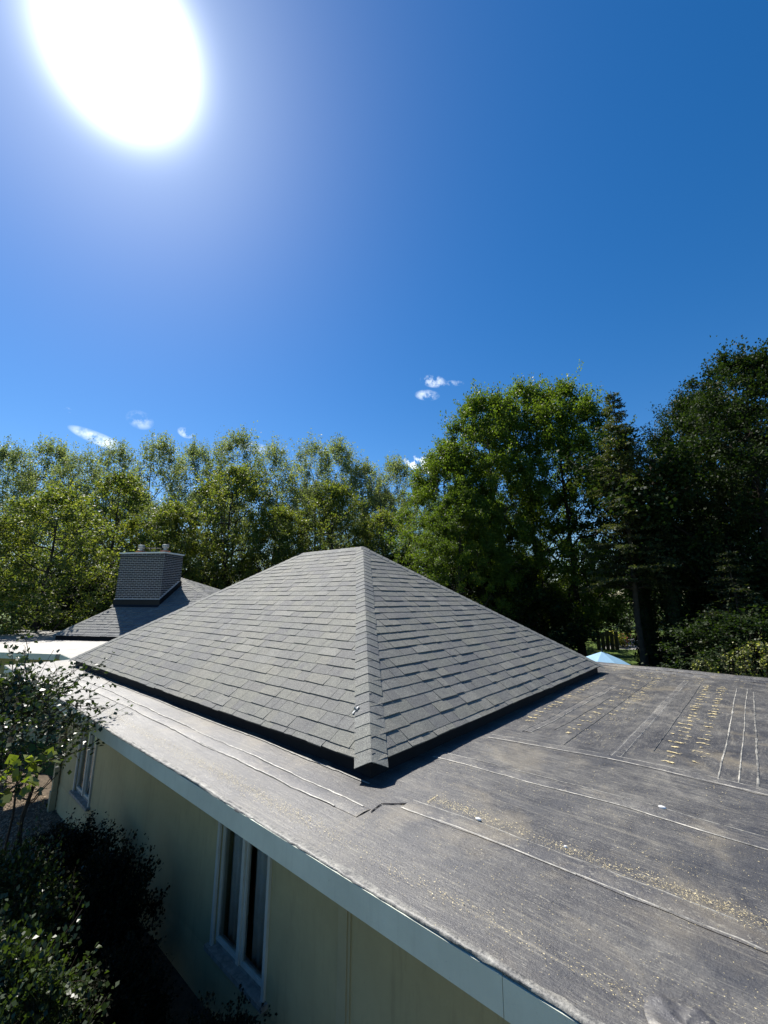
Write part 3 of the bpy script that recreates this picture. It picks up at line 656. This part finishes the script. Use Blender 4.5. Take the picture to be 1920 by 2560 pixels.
# lapped boards on the foot of the wall
for k in range(5):
    z = .03+k*.105
    mb = MB().add([(XW-.014, YN+.6, z), (XW-.003, YN+.6, z+.108), (XW-.003, YC-.1, z+.108), (XW-.014, YC-.1, z), (XW, YN+.6, z), (XW, YC-.1, z)], [[0, 1, 2, 3], [0, 3, 5, 4]])
    if z+.108 < .53: put('siding_board', mb.mesh('siding_board', M['wall']), wall)
for y0, y1, z0, z1 in wins:
    t_ = .036
    mb = MB().box((XW-.024, y0-t_, z0-.01), (XW+.005, y0, z1+.05)).box((XW-.024, y1, z0-.01), (XW+.005, y1+t_, z1+.05)).box((XW-.024, y0, z1), (XW+.005, y1, z1+.05))
    win = part('window', mb.mesh('window', M['wframe']))
    ym = (y0+y1)/2
    put('mullion', MB().box((XW-.004, ym-.022, z0+.04), (XW+.06, ym+.022, z1-.003)).mesh('mullion', M['wframe']), win)
    for a, b in ((y0+.003, ym-.024), (ym+.024, y1-.003)):
        mb = MB().box((XW+.015, a, z0+.042), (XW+.05, a+.022, z1-.003)).box((XW+.015, b-.022, z0+.042), (XW+.05, b, z1-.003)).box((XW+.015, a+.022, z0+.042), (XW+.05, b-.022, z0+.075)).box((XW+.015, a+.022, z1-.035), (XW+.05, b-.022, z1-.003))
        put('sash', mb.mesh('sash', M['wframe']), win)
        put('pane', mesh_py('pane', [(XW+.035, a+.02, z0+.073), (XW+.035, b-.02, z0+.073), (XW+.035, b-.02, z1-.033), (XW+.035, a+.02, z1-.033)], [[0, 3, 2, 1]], M['glass']), win)
    put('sill', MB().box((XW-.06, y0-.07, z0-.035), (XW+.02, y1+.07, z0+.004)).box((XW+.02, y0+.002, z0+.001), (XW+.1, y1-.002, z0+.04)).mesh('sill', M['sill']), win)
    yy = np.linspace(y0-.1, y1+.1, 90); xx = XW+.13+.02*np.sin(yy*62)+.012*np.sin(yy*31+1)
    V = np.concatenate([np.c_[xx, yy, np.full(90, z0-.2)], np.c_[xx, yy, np.full(90, z1+.1)]]); i = np.arange(89); i = i[(np.abs(yy[:-1]-ym) > .06)]
    put('curtain', mesh_np('curtain', V, np.stack([i, i+1, 90+i+1, 90+i], 1), M['curtain'], True), win)
# downspout at the far corner with a boot at its foot, and the porch brace
mb = MB().box((XW-.10, YC-.13, .30), (XW-.025, YC-.06, ZS-.02)).box((XW-.115, YC-.145, 0.01), (XW-.022, YC-.045, .34))
for z in (.9, 1.7): mb.box((XW-.103, YC-.16, z), (XW-.022, YC-.03, z+.025))
part('downspout', mb.mesh('downspout', M['trim']))
part('porch_brace', MB().bar((1.95, 10.9, 1.15), (2.15, 10.85, 2.18), .07, .05).mesh('porch_brace', M['wood']))
part('porch_post', MB().box((2.0, 11.9, 0), (2.09, 11.99, ZS)).mesh('porch_post', M['wood']))

# ------------------------------------------------------------------ plants
def leaves(C, D, Nn, S, fold=.12, wid=.42):
    """folded leaf quads: C base, D direction, Nn normal, S length"""
    D = D/np.linalg.norm(D, axis=1)[:, None]; Wv = np.cross(Nn, D); Wv /= np.linalg.norm(Wv, axis=1)[:, None]+1e-9; U = np.cross(D, Wv)
    S = S[:, None]; mid = C+D*S*.5
    V = np.stack([C, mid-Wv*S*wid+U*S*fold, C+D*S, mid+Wv*S*wid+U*S*fold], 1).reshape(-1, 3)
    return V, np.arange(len(C)*4).reshape(-1, 4)
def curve(p, q, rng, n=5, sag=.1, jit=.05):
    t = np.linspace(0, 1, n)[:, None]; L = np.linalg.norm(q-p); c = p+(q-p)*t; c[:, 2] += (sag*L*np.sin(np.pi*t))[:, 0]
    c[1:-1] += rng.normal(0, jit*L/n, (n-2, 3)); return c
def broad(seed, H, R, base, nclus, nleaf, ls, rc=.6, trunk_r=None, shape=.6, up=.5, flat=.65, stems=1, fill=.45, lean=(0, 0), top_bias=1.0, wisp=0.0, sagl=.10):
    rng = np.random.default_rng(seed); tr = trunk_r or H*.016
    wood = []; nodes = []; zb = base*H
    env = lambda z: R*max(0.0, math.sin(math.pi*min(max((z-zb)/(H-zb), .03), .985)**(.75*top_bias)))**shape
    for s_ in range(stems):
        a0 = rng.uniform(0, 6.28); off = np.array([math.cos(a0), math.sin(a0), 0])*(tr*2.0 if stems > 1 else 0)
        n = 9; t = np.linspace(0, 1, n); P = np.stack([off[0]*(1+t*4*(stems > 1))+lean[0]*t, off[1]*(1+t*4*(stems > 1))+lean[1]*t, t*H*.86], 1)
        P[1:, :2] += np.cumsum(rng.normal(0, H*.008, (n-1, 2)), 0)
        rad = tr*(1-.86*t)*(1+.35*np.exp(-t*18))/(stems**.35); wood.append(tube_np(P, rad, 9))
        for i in range(2, n): nodes.append((P[i], rad[i]))
        nl = int(9+R*1.0)//stems+2
        for k in range(nl):
            f = zb/H*.8+(.80-zb/H*.8)*(k+rng.random())/nl; i = f*(n-1)/.86; i0 = int(min(i, n-2)); p = P[i0]+(P[i0+1]-P[i0])*(min(i, n-1)-i0)
            az = k*2.4+rng.normal(0, .3)+a0; ze = min(p[2]+rng.uniform(.12, .32)*(H-zb)*(1.1-.3*f), H*.95); rr = env(ze)*rng.uniform(.6, .9)
            q = np.array([p[0]*.4+rr*math.cos(az), p[1]*.4+rr*math.sin(az), ze]); c = curve(p, q, rng, 7, -.08, .25)
            r0 = tr*(1-.8*f)*rng.uniform(.38, .55); rad2 = r0*np.linspace(1, .3, 7); wood.append(tube_np(c, rad2, 6))
            for j in range(2, 7): nodes.append((c[j], rad2[j]))
    # cluster centres through the crown, each joined to the nearest wood
    NP = np.array([x[0] for x in nodes]); NR = np.array([x[1] for x in nodes]); cl = []
    while len(cl) < nclus:
        z = zb+(H-zb)*rng.random()**(.85); r = env(z)*(fill+(1-fill)*rng.random()**.6)*rng.uniform(.85, 1.06); a = rng.uniform(0, 6.28)
        f = (z/H); cl.append((r*math.cos(a)+lean[0]*f, r*math.sin(a)+lean[1]*f, min(z, H)))
    cl = np.array(cl); dmin = np.linalg.norm(cl[:, None]-NP[None], axis=2).min(1); cl = cl[np.argsort(dmin)]
    LC, LD, LN = [], [], []; per = max(1, nleaf//nclus)
    for c0 in cl:
        d = np.linalg.norm(NP-c0, axis=1)+np.maximum(0, NP[:, 2]-c0[2])*.6; j = int(np.argmin(d)); p = NP[j]
        c = curve(p, c0, rng, 5, -.10, .3); r0 = min(NR[j]*.7, .012+.012*np.linalg.norm(c0-p)); rd = np.linspace(r0, .3*r0+.004, 5)
        wood.append(tube_np(c, rd, 4)); NP = np.vstack([NP, c[2:]]); NR = np.concatenate([NR, rd[2:]])
        k = int(per*rng.uniform(.55, 1.45)); rcl = rc*rng.uniform(.7, 1.3)
        out = unit([c0[0], c0[1], (c0[2]-zb)*.5+.2]); ntw = 6
        tw = unit(out+np.array([0, 0, up]))*.6+rng.normal(0, .55, (ntw, 3)); tw *= rcl*rng.uniform(.8, 1.5, (ntw, 1)); tw[:, 2] *= flat+.15
        if wisp: tw[0] = np.array([out[0]*.4, out[1]*.4, 1.0])*rcl*(1+wisp*rng.random())
        for v in tw:
            wood.append(tube_np(np.stack([c0, c0+v*.55+rng.normal(0, .04*rcl, 3), c0+v]), np.array([rd[-1]*.8, rd[-1]*.5, .003]), 3))
        ti = rng.integers(0, ntw, k); s_ = rng.random((k, 1))**.7
        pos = c0+tw[ti]*s_+rng.normal(0, rcl*.22, (k, 3))*np.array([1, 1, flat])
        LC.append(pos); LD.append(tw[ti]*.8/rcl+rng.normal(0, .7, (k, 3))+np.array([0, 0, -sagl*3])); LN.append(rng.normal(0, .55, (k, 3))+np.array([0, 0, .8])+out*.35)
    LC, LD, LN = map(np.concatenate, (LC, LD, LN)); LV, LQ = leaves(LC, LD, LN, ls*rng.uniform(.6, 1.35, len(LC)))
    return wood, (LV, LQ)
def conifer(seed, H, R, base, ls, nwh=26, dens=1.0, droop=.25, tr=None, ragged=.35, per=7):
    rng = np.random.default_rng(seed); tr = tr or H*.014; wood = []; t = np.linspace(0, 1, 10)
    P = np.stack([np.cumsum(rng.normal(0, H*.003, 10)), np.cumsum(rng.normal(0, H*.003, 10)), t*H], 1); wood.append(tube_np(P, tr*(1-.93*t), 8)); C, D, Nn = [], [], []
    for w in range(nwh):
        f = base+(1-base)*(w+rng.random()*.6)/nwh; z = f*H; L0 = R*((1-f)/(1-base))**.75
        if L0 < .12: L0 = .12
        for k in range(per):
            L = L0*rng.uniform(1-ragged, 1.12); a = rng.uniform(0, 6.28); p = np.array([np.interp(f, t, P[:, 0]), np.interp(f, t, P[:, 1]), z])
            q = p+np.array([math.cos(a)*L, math.sin(a)*L, L*rng.uniform(-.05, .25)-droop*L*.6]); c = curve(p, q, rng, 6, .10, .1)
            wood.append(tube_np(c, np.linspace(.012+.012*L, .004, 6), 4))
            d = unit(q-p); side = unit(np.cross(d, (0, 0, 1)))
            for s_ in np.arange(.2, 1.0, max(.08, .24/max(L, .4))/dens):
                b = p+(q-p)*s_; b[2] = np.interp(s_, np.linspace(0, 1, 6), c[:, 2])
                for sg in (-1, 1):
                    tl = (.22+.30*L*(1-s_)*.7)*rng.uniform(.7, 1.2); e = b+unit(d*.7+side*sg+np.array([0, 0, -.12]))*tl
                    m_ = max(3, int(tl/ls*3.2*dens)); u = rng.random((m_, 1))
                    C.append(b+(e-b)*u+rng.normal(0, .02, (m_, 3))); D.append(unit(e-b)+rng.normal(0, .55, (m_, 3))); Nn.append(np.array([0, 0, 1.])+rng.normal(0, .4, (m_, 3)))
    C, D, Nn = map(np.concatenate, (C, D, Nn)); V, Q = leaves(C, D, Nn, ls*rng.uniform(.6, 1.3, len(C)), .04, .22); return wood, (V, Q)
def join(L):
    V = []; Q = []; n = 0
    for v, q in L: V.append(v); Q.append(q+n); n += len(v)
    return np.concatenate(V), np.concatenate(Q)
PROTO = {}
def proto(key, gen, lm, bm):
    wood, lf = gen; PROTO[key] = (mesh_np(key+'_trunk', *join(wood), bm, True), mesh_np(key+'_crown', *lf, lm, False))
def plant(name, key, loc, label, cat, group=None, rz=0, sc=(1, 1, 1), crown='crown', stem='trunk'):
    o = empty(name, loc, label, cat, group, rz); o.scale = sc
    put(stem, PROTO[key][0], o); put(crown, PROTO[key][1], o); return o

# tall airy trees at the back of the yard
for s_ in range(4): proto('airy%d' % s_, broad(100+s_, 17, 4.2, .22, 240, 24000, .125, .60, .20, .55, .9, .9, stems=1+(s_ % 2), wisp=2.2, fill=.25), M['leaf_airy'], M['bark_pale'])
for s_ in range(3): proto('gold%d' % s_, broad(200+s_, 11, 4.4, .16, 220, 22000, .135, .60, .20, .6, .2, .55, fill=.3), M['leaf_gold'], M['bark'])
for s_ in range(3): proto('maple%d' % s_, broad(300+s_, 15, 5.2, .14, 330, 85000, .115, .62, .24, .55, .25, .7, fill=.55), M['leaf_maple'], M['bark'])
for s_ in range(2): proto('shade%d' % s_, broad(400+s_, 15, 5.2, .22, 300, 60000, .12, .64, .28, .58, .25, .65, fill=.45), M['leaf_dark'], M['bark'])
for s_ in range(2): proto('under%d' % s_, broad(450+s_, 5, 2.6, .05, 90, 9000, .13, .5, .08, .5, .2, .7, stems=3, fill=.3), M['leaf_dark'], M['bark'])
rng = np.random.default_rng(9)
def tree_at(key, H0, px, py_top, dist, name, label, cat='tree', group=None, wide=1.0):
    x, y = az_pos(px, dist); h = h_at(px, py_top, dist); s_ = h/H0
    return plant(name, key, (x, y, 0), label, cat, group, rng.uniform(0, 6.28), (s_*wide, s_*wide, s_))
AG = 'airy trees along the back of the yard'
for i, (px, pt, D_) in enumerate([(-40, 1110, 37), (62, 1095, 40), (150, 1125, 36), (240, 1112, 40), (354, 1098, 38), (456, 1112, 41), (568, 1085, 38), (665, 1112, 40), (770, 1108, 37), (838, 1112, 41), (910, 1160, 40), (985, 1150, 38), (1055, 1205, 42)]):
    tree_at('airy%d' % ((i*3+i//4) % 4), 17, px, pt+12, D_, 'airy_tree', 'tall airy grey-green tree with open twiggy crown in the row behind the chimney', 'tree', AG, .92)
GG = 'olive green trees in front of the airy row'
for i, (px, pt, D_, w_) in enumerate([(-60, 1290, 25, 1.0), (105, 1225, 24, .95), (265, 1190, 30, .85), (420, 1265, 31, .9), (560, 1175, 33, .8), (690, 1275, 32, .85), (830, 1215, 33, .8), (960, 1290, 33, .9)]):
    lb = 'olive green tree with a dark forked trunk beside the rear flat roof' if i == 1 else 'olive green leafy tree standing in front of the tall airy row'
    tree_at('gold%d' % (i % 3), 11, px, pt, D_, 'leafy_tree', lb, 'tree', None if i == 1 else GG, w_)
MG = 'broad maples beyond the hip roof'
for i, (px, pt, D_, w_, lb) in enumerate([(1130, 1130, 25, .82, 'broad bright green maple next to the airy tree row, beyond the hip roof'), (1235, 1005, 26, .78, 'tall rounded green maple rising straight beyond the hip roof slope'), (1345, 978, 28, .8, 'tall green maple standing between two others beyond the hip roof'), (1445, 978, 27, .78, 'tall green maple next to the slender conifer'), (1160, 1240, 22, .8, 'lower bright green maple in front of the taller ones beyond the hip roof')]):
    tree_at('maple%d' % (i % 3), 15, px, pt, D_, 'maple_tree', lb, 'tree', MG, w_)
for i, (px, pt, D_, w_, lb) in enumerate([(1795, 985, 27, .72, 'tall dark broadleaf tree next to the slender conifer'), (1930, 885, 24, .82, 'tallest dark broadleaf tree, rising beyond the pale shrubs'), (2070, 850, 24, .85, 'tall dark broadleaf tree beyond the far end of the pale shrubs'), (1850, 1000, 31, .9, 'dark broadleaf tree standing behind the tallest dark tree')]):
    tree_at('shade%d' % (i % 2), 15, px, pt, D_, 'shade_tree', lb, 'tree', 'dark trees beyond the pale shrubs', w_)
UG = 'dark understorey bushes below the trees'
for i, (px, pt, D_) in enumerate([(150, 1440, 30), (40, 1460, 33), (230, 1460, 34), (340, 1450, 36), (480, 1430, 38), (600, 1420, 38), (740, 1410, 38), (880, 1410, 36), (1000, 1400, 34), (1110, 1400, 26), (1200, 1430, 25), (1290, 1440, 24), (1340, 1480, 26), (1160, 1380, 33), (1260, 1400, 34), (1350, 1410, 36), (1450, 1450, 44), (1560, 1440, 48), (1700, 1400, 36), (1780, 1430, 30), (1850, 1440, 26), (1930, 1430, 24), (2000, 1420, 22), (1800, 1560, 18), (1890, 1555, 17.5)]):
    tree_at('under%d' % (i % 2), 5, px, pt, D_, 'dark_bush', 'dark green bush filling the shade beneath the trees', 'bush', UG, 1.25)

# conifer and ivy-clad trunk
proto('spruce', conifer(61, 17, 2.9, .30, .15, 30, 1.5, .05, .2, .5, 7), M['needle_blue'], M['bark'])
tree_at('spruce', 17, 1586, 966, 21, 'conifer_tree', 'slender blue-green conifer with sparse layered branches between the maples and dark trees', 'tree', None, .95)
def ivy_trunk(px_b, px_t, dist, H, r, label, seed, name='ivy_trunk_tree'):
    rng = np.random.default_rng(seed); x, y = az_pos(px_b, dist); x2, y2 = az_pos(px_t, dist); t = np.linspace(0, 1, 12)
    P = np.stack([(x2-x)*t, (y2-y)*t, t*H], 1); P[1:, :2] += np.cumsum(rng.normal(0, .03, (11, 2)), 0); R_ = r*(1-.55*t)*(1+.5*np.exp(-t*14))
    o = empty(name, (x, y, 0), label, 'tree'); wood = [tube_np(P, R_, 12)]; tips = []
    for k in range(16):
        f = rng.uniform(.45, .98); a = rng.uniform(0, 6.28); p = np.array([np.interp(f, t, P[:, i]) for i in range(3)]); L = rng.uniform(1.2, 3.2); q = p+np.array([math.cos(a)*L, math.sin(a)*L, L*rng.uniform(.1, .7)])
        c = curve(p, q, rng, 6, .05, .2); wood.append(tube_np(c, np.linspace(.07, .015, 6), 5)); tips += [c[3], c[4], c[5]]
    put('trunk', mesh_np('ivy_trunk', *join(wood), M['bark'], True), o)
    n = 9000; f = rng.random(n)**1.2*.86; a = rng.uniform(0, 6.28, n); rr = np.interp(f, t, R_)+rng.uniform(0, .22, n)*(1+.5*np.sin(f*30+a*2))
    C = np.stack([np.interp(f, t, P[:, 0])+rr*np.cos(a), np.interp(f, t, P[:, 1])+rr*np.sin(a), f*H], 1); O = np.stack([np.cos(a), np.sin(a), np.full(n, .4)], 1)
    put('ivy', mesh_np('ivy', *leaves(C, rng.normal(0, .6, (n, 3))+np.array([0, 0, -.6]), O+rng.normal(0, .3, (n, 3)), rng.uniform(.07, .14, n)), M['leaf_dark']), o)
    tips = np.array(tips); k = rng.integers(0, len(tips), 7000); C = tips[k]+rng.normal(0, .4, (7000, 3))
    put('crown', mesh_np('ivy_tree_crown', *leaves(C, rng.normal(0, 1, (7000, 3)), rng.normal(0, .5, (7000, 3))+np.array([0, 0, .8]), rng.uniform(.1, .2, 7000)), M['leaf_dark']), o)
    return o
ivy_trunk(1613, 1596, 24, 11, .36, 'ivy-covered leaning trunk with bare lower stem rising beside the dark post', 71)
ivy_trunk(1680, 1672, 22, 10, .34, 'stout ivy-wrapped tree trunk between the leaning trunk and pale shrubs', 72)
proto('hemlock', conifer(62, 7, 2.3, .05, .12, 24, 1.25, .35, .12, .4, 8), M['needle'], M['bark'])
tree_at('hemlock', 7, 1850, 1370, 19, 'hemlock_tree', 'bushy dark evergreen with drooping sprays behind the pale shrubs', 'tree', None, 1.15)
tree_at('hemlock', 7, 1740, 1450, 24, 'hemlock_tree', 'small dark evergreen next to the ivy-wrapped trunk', 'tree', None, 1.1)
tree_at('hemlock', 7, 175, 1440, 27, 'hemlock_tree', 'dark conical evergreen behind the left end of the rear hip roof', 'tree', None, 1.3)
# pale shrubs just past the far roof edge
proto('pale0', broad(510, 2.6, .6, .15, 26, 800, .07, .20, .03, .5, 1.4, 1.2, stems=4, wisp=1.5), M['leaf_pale'], M['bark'])
for i, (px, pt, D_) in enumerate([(1735, 1656, 15.5), (1790, 1648, 15), (1836, 1632, 14.5), (1868, 1618, 15), (1905, 1648, 14), (1950, 1625, 14)]):
    tree_at('pale0', 2.6, px, pt, D_, 'pale_shrub', 'upright shrub with cream-edged leaves growing past the far roof edge', 'shrub', 'pale shrubs past the roof edge', 1.0)
# far trees closing the view
for i, (px, pt, D_) in enumerate([(1150, 1300, 55), (1250, 1260, 58), (1480, 1350, 70), (1560, 1380, 66), (1640, 1330, 70), (1730, 1250, 60), (1830, 1200, 56), (1930, 1150, 55), (60, 1250, 52), (300, 1230, 55), (520, 1220, 54), (760, 1230, 55), (960, 1240, 55)]):
    tree_at('shade%d' % (i % 2), 15, px, pt, D_, 'far_tree', 'dark tree far behind, seen through gaps in the nearer crowns', 'tree', 'far trees closing the view', 1.0)

# foreground shrubs on the left
proto('tallshrub', broad(601, 3.0, .72, .64, 75, 3300, .052, .20, .04, .5, .3, .7, stems=4, fill=.1, sagl=.05), M['leaf_shrub'], M['bark'])
plant('tall_shrub', 'tallshrub', tuple(pxp(45, 1740, 6.3)[:2])+(0,), 'tall glossy shrub with arching twigs leaning over the roof edge', 'shrub', None, .6, (1, 1, .93), 'foliage', 'stem')
proto('bush', broad(603, 1.5, .85, .0, 140, 15000, .050, .19, .03, .45, .3, .8, stems=4, fill=.1), M['leaf_shrub'], M['bark'])
proto('deepbush', broad(604, 1.5, .85, .0, 150, 16000, .048, .19, .03, .45, .3, .85, stems=4, fill=.1), M['leaf_shaded'], M['bark'])
for (x, y, s_, hz, lb) in [(1.12, 5.35, .62, .90, 'glossy sunlit bush beside the dark bush under the roof edge'), (.92, 4.1, .66, .84, 'glossy sunlit bush between two other sunlit bushes in the bed'), (.72, 2.95, .66, .76, 'low glossy sunlit bush in the bed, farthest from the downspout'), (.3, 5.6, .7, .85, 'glossy bush next to the bare mulch patch')]:
    plant('glossy_bush', 'bush', (x, y, 0), lb, 'bush', 'sunlit bushes in the bed', x*7, (s_, s_, hz), 'foliage', 'stem')
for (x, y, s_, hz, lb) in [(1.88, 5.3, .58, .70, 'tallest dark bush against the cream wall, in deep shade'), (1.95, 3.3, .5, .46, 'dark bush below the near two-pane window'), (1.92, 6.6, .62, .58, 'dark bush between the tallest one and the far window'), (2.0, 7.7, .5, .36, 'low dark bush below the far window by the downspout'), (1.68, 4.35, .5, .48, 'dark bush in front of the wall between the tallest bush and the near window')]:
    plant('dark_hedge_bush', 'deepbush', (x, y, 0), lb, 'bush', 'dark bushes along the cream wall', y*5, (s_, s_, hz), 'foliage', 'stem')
# long twigs over the roof edge (own plant: thin young tree behind the tall shrub)
def sprig(name, base, tips, leafsize, mat, label, cat, seed, n_per=26, wood_r=.010, wid=.42):
    rng = np.random.default_rng(seed); o = empty(name, (base[0], base[1], 0), label, cat); b = np.array(base, float); wood = []; C, D, Nn, S = [], [], [], []
    root = np.array([base[0], base[1], 0]); wood.append(tube_np(curve(root, b, rng, 6, 0, .1)-root, np.linspace(wood_r*2, wood_r, 6), 6))
    for tp in tips:
        c = curve(b, np.array(tp, float), rng, 9, .04, .25); wood.append(tube_np(c-root, np.linspace(wood_r, .0025, 9), 5))
        for _ in range(n_per):
            f = rng.uniform(.3, 1.0); i = f*8; i0 = min(int(i), 7); p = c[i0]+(c[i0+1]-c[i0])*(i-i0); dr = unit(unit(c[-1]-c[0])*.6+rng.normal(0, .7, 3))
            e = p+dr*rng.uniform(.01, .10); wood.append(tube_np(np.stack([p, (p+e)/2, e])-root, np.array([.002, .0016, .001]), 3))
            for _ in range(2): C.append(e-root); D.append(dr+rng.normal(0, .5, 3)+np.array([0, 0, -.3])); Nn.append(rng.normal(0, .6, 3)+np.array([0, 0, .7])); S.append(leafsize*rng.uniform(.6, 1.25))
    put('stem', mesh_np(name+'_stem', *join(wood), M['bark'], True), o); put('foliage', mesh_np(name+'_leaf', *leaves(np.array(C), np.array(D), np.array(Nn), np.array(S), .12, wid), mat), o)
sprig('twiggy_shrub', pxp(60, 1790, 6.3), [pxp(200, 1668, 6.6), pxp(245, 1680, 6.7), pxp(275, 1703, 6.4), pxp(250, 1745, 6.2), pxp(275, 1770, 6.1), pxp(150, 1665, 6.5), pxp(60, 1590, 6.4), pxp(20, 1610, 6.6), pxp(235, 1770, 6.0), pxp(165, 1720, 6.4), pxp(120, 1700, 6.3), pxp(280, 1640, 6.9)], .055, M['leaf_shrub'], 'thin twiggy shrub whose sparse shoots reach across the pale flat roof', 'shrub', 81, 22, .008, .3)
sprig('vine_branch', pxp(-60, 1960, 5.2), [pxp(125, 1905, 5.3), pxp(55, 1960, 5.1), pxp(20, 1975, 5.1), pxp(95, 1900, 5.3)], .085, M['leaf_vine'], 'young vine shoot with broad yellow-green leaves left of the downspout', 'vine', 82, 8, .007, .5)

# ------------------------------------------------------------------ objects in the yard beyond
# parasol with pale blue canopy
ux_, uy_ = az_pos(1492, 13.2)
um = empty('parasol', (ux_, uy_, 0), 'pale blue parasol with peaked canopy standing beyond the hip roof corner', 'parasol')
zt = h_at(1492, 1628, 13.2); rc_, dr_ = 1.35, .70
for k in range(8):
    a0, a1 = k*math.pi/4, (k+1)*math.pi/4; V = []; Fc = []
    for i, f in enumerate((0.02, .35, .7, 1.0)):
        for j, t in enumerate((0, .5, 1)):
            a = a0+(a1-a0)*t; r = rc_*f*(1-.06*math.sin(math.pi*t)); V.append((r*math.cos(a), r*math.sin(a), zt-dr_*f+.06*math.sin(math.pi*f)-.03*f*math.sin(math.pi*t)))
    for i in range(3):
        for j in range(2): q = i*3+j; Fc.append([q, q+3, q+4, q+1])
    n = len(V); V += [(.985*rc_*math.cos(a), .985*rc_*math.sin(a), zt-dr_-.12) for a in (a0, a1)]; Fc.append([9, n, n+1, 11])
    put('canopy_panel', mesh_py('canopy_panel', V, Fc, M['canopy'], True), um)
    put('rib', MB().bar((0, 0, zt-.05), (rc_*.98*math.cos(a0), rc_*.98*math.sin(a0), zt-dr_-.012), .016, .012).mesh('rib', M['metal_dark']), um)
put('pole', MB().lathe((0, 0, 0), [(.022, .05), (.022, zt)], 12).mesh('pole', M['metal_dark'], True), um)
put('finial', MB().lathe((0, 0, zt), [(.02, -.02), (.028, .02), (.015, .05), (.022, .08), (.001, .11)], 10).mesh('finial', M['metal_dark'], True), um)
put('base', MB().lathe((0, 0, 0), [(.24, 0), (.24, .05), (.05, .08), (.03, .16), (.001, .16)], 16).mesh('base', M['metal_dark'], True), um)
# dark green post with a white curved arm on top
x, y = az_pos(1597, 23.2); zp = h_at(1597, 1634, 23.2)
po = empty('yard_post', (x, y, 0), 'dark green garden post with a small white curved top beside the leaning trunk', 'post')
put('post', MB().lathe((0, 0, 0), [(.12, 0), (.11, .05), (.11, zp-.02), (.08, zp), (.001, zp)], 12).mesh('post', M['metal_dark'], True), po)
t = np.linspace(0, math.pi*.75, 9); put('white_top', MB().tube([(.0-.22*math.sin(a)*.9*cR[0], -.22*math.sin(a)*.9*cR[1], zp+.02+.10*(1-math.cos(a))) for a in t], .028, 8).mesh('white_top', M['white'], True), po)
# grey board fence piece and flower bed past the lawn
x, y = az_pos(1508, 37); fe = empty('board_fence', (x, y, 0), 'short weathered grey board fence at the far edge of the lawn', 'fence')
for k in range(5):
    s_ = (k-2)*.34; hb = 1.35-.12*(k % 2)
    put('board', MB().box((s_*cR[0]-.03, s_*cR[1]-.13, 0), (s_*cR[0]+.03, s_*cR[1]+.13, hb)).mesh('board', M['bark_pale']), fe)
for z in (.35, 1.05): put('rail', MB().bar((-.85*cR[0]+.05, -.85*cR[1], z), (.85*cR[0]+.05, .85*cR[1], z), .05, .09).mesh('rail', M['bark_pale']), fe)
def flower(px, dist, mat, label, seed):
    x, y = az_pos(px, dist); o = empty('flower_shrub', (x, y, 0), label, 'shrub'); wood, lf = broad(seed, .9, .6, .05, 30, 1300, .09, .2, .03, .5, .6, .9, stems=3); r_ = np.random.default_rng(seed)
    put('stem', mesh_np('flower_stem', *join(wood), M['bark'], True), o); put('foliage', mesh_np('flower_leaf', *lf, M['leaf_vine']), o)
    C = lf[0][::4][r_.integers(0, 1300*9//10, 420)]+r_.normal(0, .05, (420, 3)); put('blossom', mesh_np('blossom', *leaves(C, r_.normal(0, 1, (420, 3)), r_.normal(0, .5, (420, 3))+np.array([0, 0, 1.]), r_.uniform(.06, .12, 420), .1, .5), mat), o)
flower(1530, 39, M['flower_y'], 'yellow flowering shrub beside the driveway', 91); flower(1545, 40, M['flower_r'], 'red flowering shrub beside the driveway', 92)
x, y = az_pos(1580, 42); put('marker_box', MB().box((-.15, -.15, .0), (.15, .15, .42)).prism([(-.19, -.19), (.19, -.19), (.19, .19), (-.19, .19)], .42, .47).mesh('marker_box', M['white']), None, (x, y, .006), label='small white box on the far side of the driveway', category='box')
# neighbour's house far behind the maples
x, y = az_pos(1325, 62); nb = empty('neighbour_house', (x, y, 0), 'distant pale house with grey gable roof glimpsed through the maples', 'house', None, HEAD-1.2)
put('wall', MB().box((-6, -4, 0), (6, 4, 2.8)).add([(-6, -4, 2.8), (-6, 4, 2.8), (-6, 0, 4.8), (6, -4, 2.8), (6, 4, 2.8), (6, 0, 4.8)], [[0, 1, 2], [3, 5, 4]]).mesh('neighbour_wall', M['trim']), nb)
rf = MB()
for s_ in (-1, 1): rf.add([(-6.4, s_*4.5, 2.6), (6.4, s_*4.5, 2.6), (6.4, 0, 4.9), (-6.4, 0, 4.9), (-6.4, s_*4.5, 2.75), (6.4, s_*4.5, 2.75), (6.4, 0, 5.05), (-6.4, 0, 5.05)], [[0, 1, 2, 3], [4, 5, 6, 7], [0, 1, 5, 4], [0, 3, 7, 4], [1, 2, 6, 5]])
put('roof', rf.mesh('neighbour_roof', M['asphalt']), nb)
for xx in (-4, -1.3, 1.3, 4):
    for s_ in (-1, 1):
        w = put('window', MB().box((xx-.5, s_*4.02-.03, 1), (xx+.5, s_*4.02+.03, 2.2)).mesh('neighbour_window', M['white']), nb)
        put('pane', MB().box((xx-.42, s_*4.05-.02, 1.08), (xx+.42, s_*4.05+.02, 2.12)).mesh('neighbour_pane', M['dark']), w)
